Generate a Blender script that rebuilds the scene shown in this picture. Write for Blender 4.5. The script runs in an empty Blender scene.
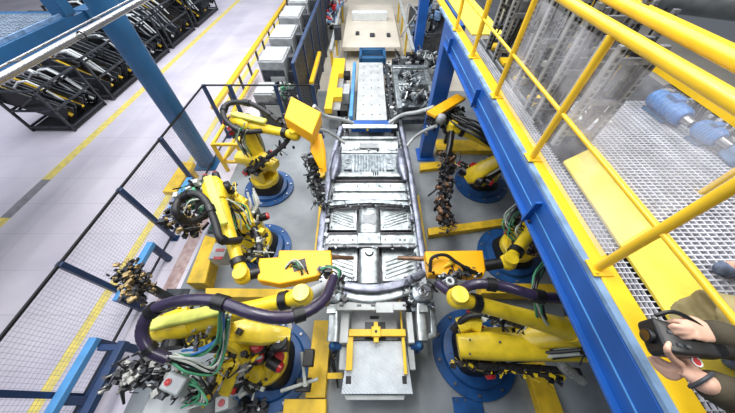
import bpy, math, random
from mathutils import Vector as V, Matrix
random.seed(7)
S = bpy.context.scene
COL = S.collection
# ---------------------------------------------------------------- camera, world, lights
cd = bpy.data.cameras.new('camera'); cam = bpy.data.objects.new('camera', cd); COL.objects.link(cam)
CH = 4.5; PITCH = math.atan2(326.5, 255.0); F = 255.0
cam.location = (0, 0, CH); cam.rotation_euler = (math.pi/2 - PITCH, 0, 0)
cd.sensor_width = 36; cd.lens = F/735*36; cd.clip_start = .02; cd.clip_end = 200
S.camera = cam
w = bpy.data.worlds.new('hall_light'); S.world = w; w.use_nodes = True
w.node_tree.nodes['Background'].inputs[0].default_value = (.80, .88, 1, 1)
w.node_tree.nodes['Background'].inputs[1].default_value = .17
def area(name, loc, sx, sy, power, col, rot=(0, 0, 0)):
    l = bpy.data.lights.new(name, 'AREA'); l.shape = 'RECTANGLE'; l.size = sx; l.size_y = sy
    l.energy = power; l.color = col
    o = bpy.data.objects.new(name, l); COL.objects.link(o); o.location = loc; o.rotation_euler = rot
    return o
area('aisle_skylight', (-7.5, 10, 9.5), 7, 26, 2300, (.90, .93, 1))
for i, x in enumerate((-2.6, -.9, .8, 2.5)): area('line_tube_light', (x, 9.5, 9), .35, 13, 330, (1, .99, .97))
area('cell_lamp', (-1.8, 3.2, 8.5), 1.2, 4, 330, (1, .98, .95))
area('platform_lamp', (3.2, 1.0, 8.5), 1.5, 5, 330, (1, .98, .94))
S.view_settings.view_transform = 'Standard'; S.view_settings.look = 'None'
S.view_settings.exposure = -0.1; S.view_settings.gamma = 1; S.view_settings.use_curve_mapping = False

def at(u, v, z):
    """where the sight line of photo point (u, v) meets the level z, in metres"""
    dx, dy, dz = u-367.5, -(v-206.5), -F
    s, c = math.sin(PITCH), math.cos(PITCH)
    n = math.hypot(326.5, F)
    cy, cz = 255/n, 326.5/n
    # pitch: optical axis (0, .616, -.788)
    wy = dy*cz - dz*cy; wz = dy*cy + dz*cz
    t = (z-CH)/wz
    return V((dx*t, wy*t, z))

# ---------------------------------------------------------------- materials
def lin(c):
    return tuple(((x/255)/12.92 if x/255 <= .04045 else (((x/255)+.055)/1.055)**2.4) for x in c)
def mat(name, rgb, rough=.5, metal=0, var=.12, scale=6, bump=0, rgb2=None, coat=0):
    m = bpy.data.materials.new(name); m.use_nodes = True
    nt = m.node_tree; N = nt.nodes; L = nt.links; b = N['Principled BSDF']
    tc = N.new('ShaderNodeTexCoord'); no = N.new('ShaderNodeTexNoise'); no.inputs['Scale'].default_value = scale
    no.inputs['Detail'].default_value = 6
    L.new(tc.outputs['Object'], no.inputs['Vector'])
    mx = N.new('ShaderNodeMix'); mx.data_type = 'RGBA'
    a = lin(rgb); c2 = lin(rgb2) if rgb2 else tuple(x*(1-var*2.2) for x in a)
    a2 = a if rgb2 else tuple(min(1, x*(1+var)) for x in a)
    mx.inputs[6].default_value = (*a2, 1); mx.inputs[7].default_value = (*c2, 1)
    cr = N.new('ShaderNodeValToRGB'); cr.color_ramp.elements[0].position = .38; cr.color_ramp.elements[1].position = .68
    L.new(no.outputs['Fac'], cr.inputs[0]); L.new(cr.outputs[0], mx.inputs[0]); L.new(mx.outputs[2], b.inputs['Base Color'])
    b.inputs['Roughness'].default_value = rough; b.inputs['Metallic'].default_value = metal
    if coat: b.inputs['Coat Weight'].default_value = coat
    if bump:
        bp = N.new('ShaderNodeBump'); bp.inputs['Strength'].default_value = bump; bp.inputs['Distance'].default_value = .01
        L.new(no.outputs['Fac'], bp.inputs['Height']); L.new(bp.outputs[0], b.inputs['Normal'])
    return m
M = dict(
 floor=mat('cell_concrete', (150, 157, 162), .42, 0, .1, 1.3, rgb2=(112, 118, 124)),
 aisle=mat('aisle_concrete', (216, 211, 222), .35, 0, .05, .7, rgb2=(196, 191, 206)),
 beige=mat('beige_floor', (205, 198, 184), .5, 0, .06, 1),
 linepaint=mat('yellow_floor_paint', (236, 216, 110), .5, 0, .12, 7, rgb2=(205, 190, 120)),
 greypaint=mat('worn_grey_tape', (140, 138, 146), .6, 0, .1, 7),
 yel=mat('robot_yellow', (236, 206, 44), .38, 0, .09, 7, coat=.2),
 pale=mat('pale_yellow_sleeve', (222, 226, 110), .55, 0, .1, 6),
 org=mat('orange_cover', (252, 182, 10), .45, 0, .05, 4),
 ryel=mat('railing_yellow', (244, 200, 40), .35, 0, .05, 5, coat=.3),
 plate=mat('yellow_tread', (250, 224, 90), .4, 0, .07, 9),
 fyel=mat('floor_trunking_yellow', (232, 192, 45), .5, 0, .12, 5),
 blue=mat('beam_blue', (30, 90, 172), .4, 0, .12, 2),
 dblue=mat('pillar_blue', (36, 88, 132), .4, 0, .1, 2, coat=.3),
 disc=mat('base_plate_blue', (30, 80, 138), .4, 0, .15, 4),
 navy=mat('fence_navy', (34, 58, 98), .4, 0, .1, 4),
 lblue=mat('guard_light_blue', (84, 150, 208), .45, 0, .1, 4),
 pblue=mat('pale_blue_edge', (120, 152, 190), .5, 0, .2, 7),
 sil=mat('galvanised_sheet', (170, 178, 181), .36, .75, .2, 9, bump=.5),
 sil2=mat('pressed_steel', (148, 157, 163), .36, .8, .24, 12, bump=.6),
 lil=mat('sill_steel', (132, 136, 152), .35, .65, .2, 8),
 gun=mat('gun_metal', (70, 70, 74), .4, .6, .3, 30),
 brass=mat('brass_fittings', (176, 152, 104), .4, .4, .3, 30),
 copper=mat('electrode_copper', (150, 118, 95), .4, .7, .15, 10),
 blk=mat('black_plastic', (24, 25, 28), .4, 0, .3, 20),
 rub=mat('black_rubber', (36, 36, 40), .5, 0, .2, 12),
 purp=mat('purple_black_hose', (48, 40, 66), .35, 0, .15, 12, coat=.3),
 red=mat('red_cap', (190, 34, 36), .35, 0, .1, 8, coat=.3),
 wht=mat('white_paint', (214, 219, 220), .45, 0, .05, 7),
 grey=mat('machine_grey', (150, 154, 158), .5, .1, .12, 7),
 lgrey=mat('light_grey_box', (182, 187, 188), .45, .1, .08, 4),
 dgrey=mat('dark_machine', (60, 64, 70), .5, .2, .3, 9),
 mesh=mat('fence_mesh_wire', (140, 146, 156), .5, .3), bgrate=mat('blue_grey_grating', (134, 150, 168), .5, .2), tower=mat('tower_steel', (128, 130, 134), .45, .4, .2, 9),
 grn=mat('green_cable', (72, 150, 110), .45), cab=mat('light_cable', (190, 196, 190), .5),
 bcab=mat('blue_cable', (60, 120, 190), .45), ded=mat('grey_sleeve', (170, 170, 165), .7, 0, .2, 30),
 grate=mat('galvanised_grating', (214, 216, 226), .4, .2, .1, 8),
 skin=mat('skin', (214, 172, 150), .5, 0, .05, 20), khaki=mat('khaki_cloth', (158, 146, 104), .85, 0, .12, 9, bump=.6),
 olive=mat('dark_olive_cloth', (66, 60, 46), .85, 0, .18, 9, bump=.6), shoe=mat('shoe_blue_grey', (104, 118, 150), .7, 0, .2, 30),
 hair=mat('dark_hair', (40, 30, 24), .7), lens=mat('lens_glass', (12, 14, 22), .06, 0, .1, 3),
 gal=mat('bright_conduit', (165, 165, 168), .3, .8, .06, 5),
)
def ribbed(name, rgb, freq, axis='X', rough=.4, metal=.4, strength=.6):
    m = mat(name, rgb, rough, metal, .06, 6); nt = m.node_tree; N = nt.nodes; L = nt.links
    wv = N.new('ShaderNodeTexWave'); wv.bands_direction = axis; wv.inputs['Scale'].default_value = freq
    tc = N.new('ShaderNodeTexCoord'); L.new(tc.outputs['Object'], wv.inputs['Vector'])
    bp = N.new('ShaderNodeBump'); bp.inputs['Strength'].default_value = strength; bp.inputs['Distance'].default_value = .01
    L.new(wv.outputs['Fac'], bp.inputs['Height']); L.new(bp.outputs[0], N['Principled BSDF'].inputs['Normal'])
    return m
M['tread'] = ribbed('chequer_plate', (206, 214, 222), 14, 'DIAGONAL', .45, .2)
def clear(name):
    m = bpy.data.materials.new(name); m.use_nodes = True; nt = m.node_tree; N = nt.nodes; L = nt.links
    out = N['Material Output']; b = N['Principled BSDF']
    b.inputs['Base Color'].default_value = (.85, .85, .9, 1); b.inputs['Roughness'].default_value = .12
    tr = N.new('ShaderNodeBsdfTransparent'); mx = N.new('ShaderNodeMixShader')
    no = N.new('ShaderNodeTexNoise'); no.inputs['Scale'].default_value = 3; no.inputs['Detail'].default_value = 8
    tc = N.new('ShaderNodeTexCoord'); L.new(tc.outputs['Object'], no.inputs['Vector'])
    mr = N.new('ShaderNodeMapRange'); mr.inputs[1].default_value = .35; mr.inputs[2].default_value = .75
    mr.inputs[3].default_value = .04; mr.inputs[4].default_value = .3
    L.new(no.outputs['Fac'], mr.inputs[0]); L.new(mr.outputs[0], mx.inputs[0])
    L.new(tr.outputs[0], mx.inputs[1]); L.new(b.outputs[0], mx.inputs[2]); L.new(mx.outputs[0], out.inputs[0])
    return m
M['clear'] = clear('clear_plastic')

# ---------------------------------------------------------------- mesh helpers
def frame(d, hint=V((0, 0, 1))):
    d = d.normalized(); h = V(hint)
    if abs(d.dot(h.normalized())) > .97: h = V((0, 1, 0)) if abs(d.y) < .9 else V((1, 0, 0))
    s = d.cross(h).normalized(); u = s.cross(d).normalized()
    return s, u
def smooth_path(p, k=6):
    p = [V(a) for a in p]
    if len(p) < 3: return p
    out = []
    q = [p[0]*2-p[1]] + p + [p[-1]*2-p[-2]]
    for i in range(1, len(q)-2):
        for j in range(k):
            t = j/k; a, b, c, d = q[i-1], q[i], q[i+1], q[i+2]
            out.append(.5*((2*b)+(c-a)*t+(2*a-5*b+4*c-d)*t*t+(3*b-a-3*c+d)*t**3))
    return out+[p[-1]]
class MB:
    def __init__(s): s.v = []; s.f = []; s.p = []
    def add(s, vs, fs):
        n = len(s.v); s.p.append((n, len(s.f), len(vs), len(fs))); s.v += [V(a) for a in vs]; s.f += [tuple(i+n for i in f) for f in fs]; return s
    def box(s, c, size, rz=0, ax=None):
        c = V(c); hx, hy, hz = [a/2 for a in size]
        if ax: X, Y, Z = ax
        else: X = V((math.cos(rz), math.sin(rz), 0)); Y = V((-math.sin(rz), math.cos(rz), 0)); Z = V((0, 0, 1))
        vs = [c+X*(i*hx)+Y*(j*hy)+Z*(k*hz) for k in (-1, 1) for j in (-1, 1) for i in (-1, 1)]
        return s.add(vs, [(0, 2, 3, 1), (4, 5, 7, 6), (0, 1, 5, 4), (2, 6, 7, 3), (0, 4, 6, 2), (1, 3, 7, 5)])
    def bb(s, x0, x1, y0, y1, z0, z1): return s.box(((x0+x1)/2, (y0+y1)/2, (z0+z1)/2), (abs(x1-x0), abs(y1-y0), abs(z1-z0)))
    def loft(s, pts, sizes, hint=(0, 0, 1), n=12, e=2.0, cap=True):
        pts = [V(p) for p in pts]; rings = []; vs = []; fs = []
        su = None
        for i, p in enumerate(pts):
            d = (pts[min(i+1, len(pts)-1)]-pts[max(i-1, 0)])
            if d.length < 1e-6: d = V((0, 0, 1))
            if su is None or True:
                if su is None: sx, u = frame(d, V(hint))
                else:
                    dn = d.normalized(); u = su-dn*su.dot(dn)
                    if u.length < 1e-4: sx, u = frame(d, V(hint))
                    u.normalize(); sx = dn.cross(u)
            su = u
            a, b = sizes[i] if isinstance(sizes[i], (tuple, list)) else (sizes[i], sizes[i])
            for k in range(n):
                t = 2*math.pi*(k+.5)/n; c0, s0 = math.cos(t), math.sin(t)
                x = math.copysign(abs(c0)**(2/e), c0); y = math.copysign(abs(s0)**(2/e), s0)
                vs.append(p+sx*x*a+u*y*b)
        m = len(pts)
        for i in range(m-1):
            for k in range(n):
                k2 = (k+1) % n; fs.append((i*n+k, i*n+k2, (i+1)*n+k2, (i+1)*n+k))
        if cap: fs += [tuple(range(n))[::-1], tuple(range((m-1)*n, m*n))]
        return s.add(vs, fs)
    def tube(s, pts, r, n=8, k=6, rib=0):
        p = smooth_path(pts, k)
        if rib: r = [r*(1+rib*(i % 2)) for i in range(len(p))]
        else: r = [r]*len(p)
        return s.loft(p, r, n=n)
    def cyl(s, a, b, r, r2=None, n=16): return s.loft([a, b], [r, r if r2 is None else r2], n=n)
    def bar(s, a, b, wd, h, hint=(0, 0, 1)):
        a = V(a); b = V(b); d = b-a; sx, u = frame(d, V(hint))
        return s.box((a+b)/2, (d.length, wd, h), ax=(d.normalized(), sx, u))
    def ball(s, c, r, n=14, m=8, sq=(1, 1, 1)):
        c = V(c); vs = []; fs = []
        for i in range(m+1):
            ph = math.pi*(i/m)
            for k in range(n):
                t = 2*math.pi*k/n
                vs.append(c+V((math.sin(ph)*math.cos(t)*sq[0], math.sin(ph)*math.sin(t)*sq[1], math.cos(ph)*sq[2]))*r)
        for i in range(m):
            for k in range(n): fs.append((i*n+k, (i+1)*n+k, (i+1)*n+(k+1) % n, i*n+(k+1) % n))
        return s.add(vs, fs)
    def ring(s, c, R, r, axis=(0, 0, 1), n=20, a0=0, a1=2*math.pi):
        a, b = frame(V(axis)); c = V(c)
        return s.loft([c+a*R*math.cos(a0+(a1-a0)*i/n)+b*R*math.sin(a0+(a1-a0)*i/n) for i in range(n+1)], [r]*(n+1), n=6)
    def poly(s, pts, z0, z1):
        n = len(pts)
        return s.add([(p[0], p[1], z0) for p in pts]+[(p[0], p[1], z1) for p in pts],
                     [tuple(range(n))[::-1], tuple(range(n, 2*n))]+[(i, (i+1) % n, n+(i+1) % n, n+i) for i in range(n)])
    def build(s, name, m, parent=None, bevel=0, smooth=True, origin=None):
        if name in EACH and parent is not None and len(s.p) > 1:
            o = None
            for (v0, f0, nv, nf) in s.p[:95]:
                q = MB(); q.add(s.v[v0:v0+nv], [tuple(i-v0 for i in f) for f in s.f[f0:f0+nf]])
                o = q.build(name, m, parent, bevel, smooth)
            return o
        me = bpy.data.meshes.new(name)
        if parent is not None: o0 = ORG[parent.name]
        else:
            if origin is None:
                xs = [a.x for a in s.v]; ys = [a.y for a in s.v]; zs = [a.z for a in s.v]
                origin = ((min(xs)+max(xs))/2, (min(ys)+max(ys))/2, min(zs))
            o0 = V(origin)
        me.from_pydata([a-o0 for a in s.v], [], s.f); me.materials.append(M[m]); me.validate(); me.update()
        if smooth:
            me.polygons.foreach_set('use_smooth', [True]*len(me.polygons))
            try: me.set_sharp_from_angle(angle=math.radians(38))
            except Exception: pass
        o = bpy.data.objects.new(name, me); COL.objects.link(o)
        ORG[o.name] = o0
        if parent is not None: o.parent = parent
        else: o.location = o0
        if bevel:
            bv = o.modifiers.new('bevel', 'BEVEL'); bv.width = bevel; bv.segments = 2; bv.limit_method = 'ANGLE'; bv.angle_limit = math.radians(40)
        return o
ORG = {}
EACH = {'bolt', 'hole', 'slot', 'button', 'hose_clamp', 'bracket', 'cross_bar', 'cross_beam', 'joist', 'gusset', 'flange', 'support', 'locator', 'locating_block', 'brace',
        'warning_mark', 'eye', 'shoe_lace', 'side_block', 'cooling_fin', 'claw', 'cable', 'valve_block', 'hanging_panel', 'hose', 'clamp_finger', 'carrier_rail', 'guide',
        'under_rail', 'tool_bracket', 'cylinder_block', 'beam_piece', 'foot_block', 'link', 'side_shelf', 'divider'}
def tag(o, label, cat, group=None, kind=None):
    if label: o['label'] = label
    if cat: o['category'] = cat
    if group: o['group'] = group
    if kind: o['kind'] = kind
    return o
def thing(name, loc, label, cat, group=None):
    o = bpy.data.objects.new(name, None); o.empty_display_size = .1; COL.objects.link(o); o.location = loc; ORG[o.name] = V(loc)
    return tag(o, label, cat, group)
def struct(mb, name, m, **k):
    o = mb.build(name, m, **k); o['kind'] = 'structure'; return o
def lab(o, t): o['label'] = t; return o

# ================================================================ SETTING
struct(MB().bb(-3.35, 14, -4, 8.6, -.1, 0), 'floor', 'floor')
struct(MB().bb(-3.35, 14, 8.6, 40, -.1, 0), 'floor_beyond', 'beige')
am = M['aisle']; nt = am.node_tree; N = nt.nodes; L = nt.links
# fine cross-wise tile joints of the aisle floor
br = N.new('ShaderNodeTexBrick'); br.inputs['Scale'].default_value = 1; br.inputs['Brick Width'].default_value = 3.2; br.inputs['Row Height'].default_value = .8
br.inputs['Mortar Size'].default_value = .008; br.offset = 0
tc = N.new('ShaderNodeTexCoord'); L.new(tc.outputs['Object'], br.inputs['Vector'])
b = N['Principled BSDF']; src = b.inputs['Base Color'].links[0].from_socket
mx = N.new('ShaderNodeMix'); mx.data_type = 'RGBA'; L.new(br.outputs['Fac'], mx.inputs[0]); L.new(src, mx.inputs[6]); mx.inputs[7].default_value = (*lin((190, 187, 198)), 1)
L.new(mx.outputs[2], b.inputs['Base Color'])
struct(MB().bb(-30, -3.35, -4, 40, -.1, 0), 'floor_aisle', 'aisle')
struct(MB().bb(-4.68, -4.52, -3, 30, 0, .004), 'trim_1', 'linepaint')
struct(MB().bb(-7.95, -7.72, 4.35, 25, 0, .004), 'trim_2', 'linepaint')
struct(MB().bb(-7.95, -7.72, 3.2, 4.35, 0, .004), 'trim_3', 'greypaint')
struct(MB().bb(-7.95, -7.72, -2, 3.2, 0, .004), 'trim_4', 'linepaint')

stain = mat('rust_floor_stain', (190, 170, 168), .5, 0, .15, 9, rgb2=(160, 128, 124)); M['stain'] = stain
struct(MB().bb(-3.66, -3.42, .9, 4.0, 0, .003), 'trim_5', 'stain')
# ---- left pillar
t = thing('steel_pillar', (-4.1, 4.9, 0), 'tall blue box pillar standing behind the left mesh fence, crossed by a silver pipe', 'pillar')
MB().loft([(-4.1, 4.9, .02), (-4.1, 4.9, 6)], [(.19, .17)]*2, hint=(0, 1, 0), e=3.2, n=20).build('column', 'dblue', t)
MB().bb(-4.38, -3.82, 4.65, 5.15, 0, .03).build('foot_plate', 'dblue', t, .005)
# ---- conduit high up, along the line
p0, p1 = at(-60, 112, 3.43), at(175, -18, 3.43)
t = thing('overhead_pipe', (p0.x, p0.y, 3.4), 'shiny silver pipe running overhead in front of the tall blue pillar', 'pipe')
MB().cyl(p0, p1, .036, n=20).build('pipe', 'gal', t)
MB().cyl(p0+V((-.13, .0, .02)), p1+V((-.13, 0, .02)), .010).build('side_tube', 'gal', t)
MB().ring(at(82, 36, 3.43), .042, .008, axis=p1-p0).build('cable_tie', 'blk', t)
m_ = MB()
for q in (.2, .5, .8):
    c = p0.lerp(p1, q); m_.bar(c+V((-.15, 0, .02)), c+V((0, 0, .04)), .03, .01)
m_.build('bracket', 'gal', t)

# ---- fence
FX = -3.92
t = thing('safety_fence', (FX, 3, 0), 'long navy post fence with fine wire mesh along the left aisle', 'fence')
posts = [(FX, y) for y in (-1.2, .1, 1.42, 2.69, 3.98, 6.02)] + [(-3.3, 6.02), (-2.2, 6.02), (-1.3, 6.02)]
for x, y in posts:
    MB().bb(x-.04, x+.04, y-.035, y+.035, .012, 1.5).bb(x-.08, x+.08, y-.07, y+.07, 0, .014).build('post', 'navy', t, .005)
MB().bb(FX-.015, FX+.015, -1.2, 6.02, 1.475, 1.505).build('top_rail', 'blk', t)
MB().bb(FX, -1.2, 6.005, 6.035, 1.475, 1.505).build('top_rail', 'blk', t)
MB().bb(FX-.015, FX+.015, -1.2, 6.02, .1, .13).build('bottom_rail', 'blk', t)
def wires(axis, a0, a1, c, z0, z1, pitch, th=.0022):
    m = MB(); n = int((a1-a0)/pitch)
    for i in range(n+1):
        a = a0+i*pitch
        m.bb(*((c-th, c+th, a-th, a+th) if axis == 'y' else (a-th, a+th, c-th, c+th)), z0, z1)
    for i in range(int((z1-z0)/pitch)+1):
        z = z0+i*pitch
        m.bb(*((c-th, c+th, a0, a1) if axis == 'y' else (a0, a1, c-th, c+th)), z-th, z+th)
    return m
ys = [-1.2, .1, 1.42, 2.69, 3.98, 6.02]
for a, b_ in zip(ys, ys[1:]): wires('y', a, b_, FX, .13, 1.47, .05, .0011).build('mesh_panel', 'mesh', t, smooth=False)
for a, b_ in ((FX, -3.3), (-3.3, -2.2), (-2.2, -1.3)): wires('x', a, b_, 6.02, .13, 1.47, .06, .0011).build('mesh_panel', 'mesh', t, smooth=False)
# ---- low guard rails in the fence line
for (y0, y1, l) in ((2.84, 3.85, 'light blue low guard rail between fence posts nearest the tall blue pillar'),
                    (1.25, 2.27, 'short light blue low guard rail in the middle of the left fence'),
                    (-.9, .75, 'light blue low guard rail at the near end of the left fence')):
    g = thing('guard_rail', (FX+.1, (y0+y1)/2, 0), l, 'guard rail', 'low blue guard rails along the fence')
    MB().bb(FX+.05, FX+.16, y0, y1, .50, .59).build('rail', 'lblue', g, .008)
    ps = [y1-.05] if y1 > 3 else [y1-.05, y0+.05]
    if y0 < 0: ps = [.7, .05]
    for y in ps: MB().bb(FX+.06, FX+.15, y-.05, y+.05, 0, .5).build('post', 'navy', g, .006)
    if y0 < 0: MB().bb(FX+.08, FX+.16, y0, y1-.1, .12, .2).build('lower_rail', 'navy', g, .006)
t = thing('guard_rail', (FX+.45, .2, 0), 'dark blue low rail standing inside the near end of the left fence', 'guard rail')
MB().bb(FX+.42, FX+.52, -.9, .72, .42, .52).build('rail', 'navy', t, .008)
for y in (.66, -.2): MB().bb(FX+.43, FX+.51, y-.05, y+.05, 0, .42).build('post', 'navy', t, .006)
MB().bb(FX+.17, FX+.42, .6, .68, .42, .5).build('cross_rail', 'navy', t, .006)

# ---- yellow barrier beyond the fence + cabinets + tall dark fence
t = thing('barrier', (-4.2, 8.5, 0), 'long yellow topped barrier on thin posts along the aisle edge', 'barrier')
MB().bb(-4.28, -4.12, 6.4, 17, .62, .72).build('top_rail', 'ryel', t, .01)
for i in range(11):
    y = 6.5+i*1.0; MB().bb(-4.24, -4.18, y-.035, y+.035, 0, .62).build('post', 'dgrey', t)
MB().bb(-4.0, -3.9, 6.8, 9.5, .25, .33).build('mid_rail', 'ryel', t)
cab = None
for i, (y0, y1, h, l) in enumerate(((6.3, 7.0, 1.1, 'low pale control cabinet nearest the navy fence corner'), (7.25, 8.3, 1.5, 'second pale control cabinet from the navy fence, with a dark front hatch'),
                                    (8.6, 9.8, 1.6, 'third pale control cabinet in the row beside the tall dark fence'), (10.1, 11.4, 1.7, 'fourth pale control cabinet, towards the far end of the row'),
                                    (11.8, 13.5, 1.7, 'farthest pale control cabinet in the row by the tall dark fence'))):
    g = thing('control_cabinet', (-2.6, (y0+y1)/2, 0), l, 'cabinet', 'control cabinets beside the tall dark fence')
    MB().bb(-2.95, -2.25, y0, y1, 0, h).build('housing', 'grey', g, .02)
    do = MB().bb(-2.9, -2.3, y0-.03, y0, .15, h-.2).build('door', 'dgrey', g, .01)
    MB().bb(-2.7, -2.3, y0-.05, y0-.03, h*.45, h*.75).build('hatch', 'lgrey', do)
    MB().bb(-2.93, -2.3, y0+.05, y1-.1, h, h+.03).build('lid', 'lgrey', g, .01)
    MB().bb(-2.22, -2.0, y0+.1, y1-.2, 0, h*.8).bb(-2.2, -1.95, y0+.3, y0+.5, h*.8, h).build('cable_duct', 'dgrey', g, .01)
t = thing('tall_fence', (-1.7, 10, 0), 'tall dark slatted fence with navy frames running away left of the conveyor', 'fence')
for i in range(9):
    y = 6.15+i*1.3
    MB().bb(-1.74, -1.66, y-.04, y+.04, 0, 1.95).build('post', 'navy', t)
    if i < 8:
        m_ = MB()
        for k in range(11): m_.bb(-1.71, -1.69, y+.08+k*.108, y+.08+k*.108+.06, .08, 1.9)
        m_.build('slat_panel', 'dgrey', t, smooth=False)
MB().bb(-1.74, -1.66, 6.1, 16.6, 1.9, 1.95).build('top_rail', 'navy', t)
MB().bb(-1.6, -1.5, 7.0, 9.0, 1.0, 1.1).build('hand_rail', 'ryel', t)
# yellow steel frame stand near pillar
t = thing('steel_stand', (-3.3, 5.2, 0), 'yellow welded steel stand between the blue pillar and the far left robot', 'stand')
for x in (-3.5, -2.95):
    for y in (4.65, 5.75): MB().bb(x-.035, x+.035, y-.035, y+.035, 0, .85).build('leg', 'fyel', t, .004)
for z in (.3, .82):
    MB().bb(-3.5, -2.95, 4.62, 4.68, z-.03, z+.03).bb(-3.5, -2.95, 5.72, 5.78, z-.03, z+.03).bb(-3.53, -3.47, 4.65, 5.75, z-.03, z+.03).bb(-2.98, -2.92, 4.65, 5.75, z-.03, z+.03).build('frame', 'fyel', t, .004)
MB().bar((-3.5, 4.65, .3), (-2.95, 4.65, .82), .05, .05).bar((-2.95, 4.65, .3), (-2.95, 5.75, .82), .05, .05).build('brace', 'fyel', t)
t = thing('barrier', (-4.25, 4.7, 0), 'low yellow barrier block on the aisle side of the blue pillar', 'barrier')
MB().bb(-4.4, -4.1, 3.6, 4.55, .28, .4).build('top_rail', 'fyel', t, .02)
for y in (3.75, 4.4): MB().bb(-4.35, -4.15, y-.06, y+.06, 0, .28).build('foot', 'fyel', t, .01)

# ================================================================ machinery across the aisle
def rack(x0, x1, y0, y1, h, label, n, seed):
    rnd = random.Random(seed)
    g = thing('part_rack', ((x0+x1)/2, (y0+y1)/2, 0), label, 'rack', 'racks of panels across the aisle')
    for x in (x0, x1):
        for y in (y0, y1): MB().bb(x-.03, x+.03, y-.03, y+.03, 0, h).build('post', 'dgrey', g)
    m_ = MB()
    for z in (.15, h*.55, h): m_.bb(x0, x1, y0-.03, y0+.03, z-.04, z).bb(x0, x1, y1-.03, y1+.03, z-.04, z).bb(x0-.03, x0+.03, y0, y1, z-.04, z).bb(x1-.03, x1+.03, y0, y1, z-.04, z)
    m_.build('frame', 'dgrey', g)
    MB().bb(x0, x1, y0, y1, .02, .08).build('floor_tray', 'blk', g)
    for i in range(n):
        y = y0+.1+(y1-y0-.2)*i/max(1, n-1); mm = MB()
        d = rnd.choice(('dgrey', 'blk', 'gun', 'dgrey', 'blk'))
        mm.bar((x0+.06, y, h*.9), (x1-.06, y+.15, .25+rnd.random()*.2), .04, .3+rnd.random()*.25)
        mm.bar((x0+.1, y, h*.5), (x1-.2, y-.1, h*.85), .05, .05)
        mm.build('stored_panel', d, g)
    for i in range(3):
        y = y0+(y1-y0)*(i+.5)/3; z = h+.02
        MB().bar((x0+.1, y, z), (x1-.05, y+.1, .3), .09, .05).build('divider', rnd.choice(('fyel', 'wht', 'fyel')), g)
    for i in range(5):
        y = y0+(y1-y0)*rnd.random(); MB().tube([(x0+.1, y, h*.8), ((x0+x1)/2, y+.2, h), (x1-.1, y+.3, h*.3)], .03, k=3).build('rod', rnd.choice(('wht', 'grey')), g)
rack(-9.7, -8.5, 6.3, 7.7, 1.2, 'dark loaded rack nearest the silver pipe across the aisle', 9, 1)
rack(-9.8, -8.4, 8.0, 9.6, 1.3, 'dark loaded rack with yellow dividers just left of the tall blue pillar', 9, 2)
rack(-9.8, -8.4, 10, 11.8, 1.3, 'dark loaded rack just right of the tall blue pillar, across the aisle', 9, 3)
rack(-9.8, -8.4, 12.2, 14.4, 1.4, 'dark loaded rack fourth along the far side of the aisle', 8, 4)
rack(-9.8, -8.4, 14.8, 17.5, 1.5, 'farthest dark loaded rack along the far side of the aisle', 8, 5)
rack(-12.2, -10.3, 8.4, 11.2, 1.6, 'deeper dark rack behind the front row, half hidden by the blue platform', 8, 6)
rack(-12.2, -10.3, 11.8, 15, 1.6, 'second deeper dark rack behind the front row, near the top edge', 8, 8)
# opposite mezzanine at z = 3
t = thing('mezzanine', (-6.2, 5.6, 2.6), 'blue edged platform with pale grating across the aisle, upper left corner', 'platform')
MB().bb(-5.42, -5.36, -.6, 5.6, 2.72, 3.0).bb(-5.5, -5.3, -.6, 5.6, 2.78, 2.8).build('edge_beam', 'dblue', t, .004)
m_ = MB()
for i in range(88): m_.bb(-6.9, -5.45, -.5+i*.07, -.5+i*.07+.028, 2.97, 3.0)
for i in range(16): m_.bb(-6.9+i*.095, -6.9+i*.095+.025, -.5, 5.6, 2.965, 2.995)
m_.build('grating', 'bgrate', t, smooth=False)
MB().bb(-5.46, -5.42, -.5, 5.6, 3.0, 3.05).build('kerb', 'pblue', t)
MB().bb(-8.4, -5.36, 5.6, 5.85, 2.7, 2.98).build('end_beam', 'dblue', t, .01)
MB().bb(-5.6, -5.3, 5.85, 16, 2.7, 3.0).build('long_beam', 'dblue', t, .01)
MB().bb(-5.6, -5.35, 5.45, 5.7, 3.0, 4.6).build('upper_post', 'dblue', t, .01)
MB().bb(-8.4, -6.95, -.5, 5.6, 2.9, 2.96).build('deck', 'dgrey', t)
for i, y in enumerate((1.5, 3.0, 4.4)): MB().cyl((-7.4, y, 3.05), (-7.4, y+1.0, 3.05), .09).bb(-7.9, -7.6, y, y+.7, 2.96, 3.2).build('cable_drum', ('dgrey', 'gun', 'grey')[i], t)
MB().cyl((-5.22, -.5, 2.75), (-5.22, 5.5, 2.75), .018).build('hand_tube', 'pblue', t)
for y in (1.6, 3.4, 5.0): MB().bb(-5.36, -5.2, y, y+.03, 2.74, 2.77).build('tube_clip', 'pblue', t)
for x in (-5.4, -8.3): MB().bb(x-.1, x+.1, -.6, -.4, 0, 2.7).build('leg', 'dblue', t)
MB().bb(-13, -12.8, 5.6, 5.85, 0, 2.9).bb(-13, -8.4, 5.6, 5.85, 2.7, 2.98).build('far_leg', 'dblue', t)
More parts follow.
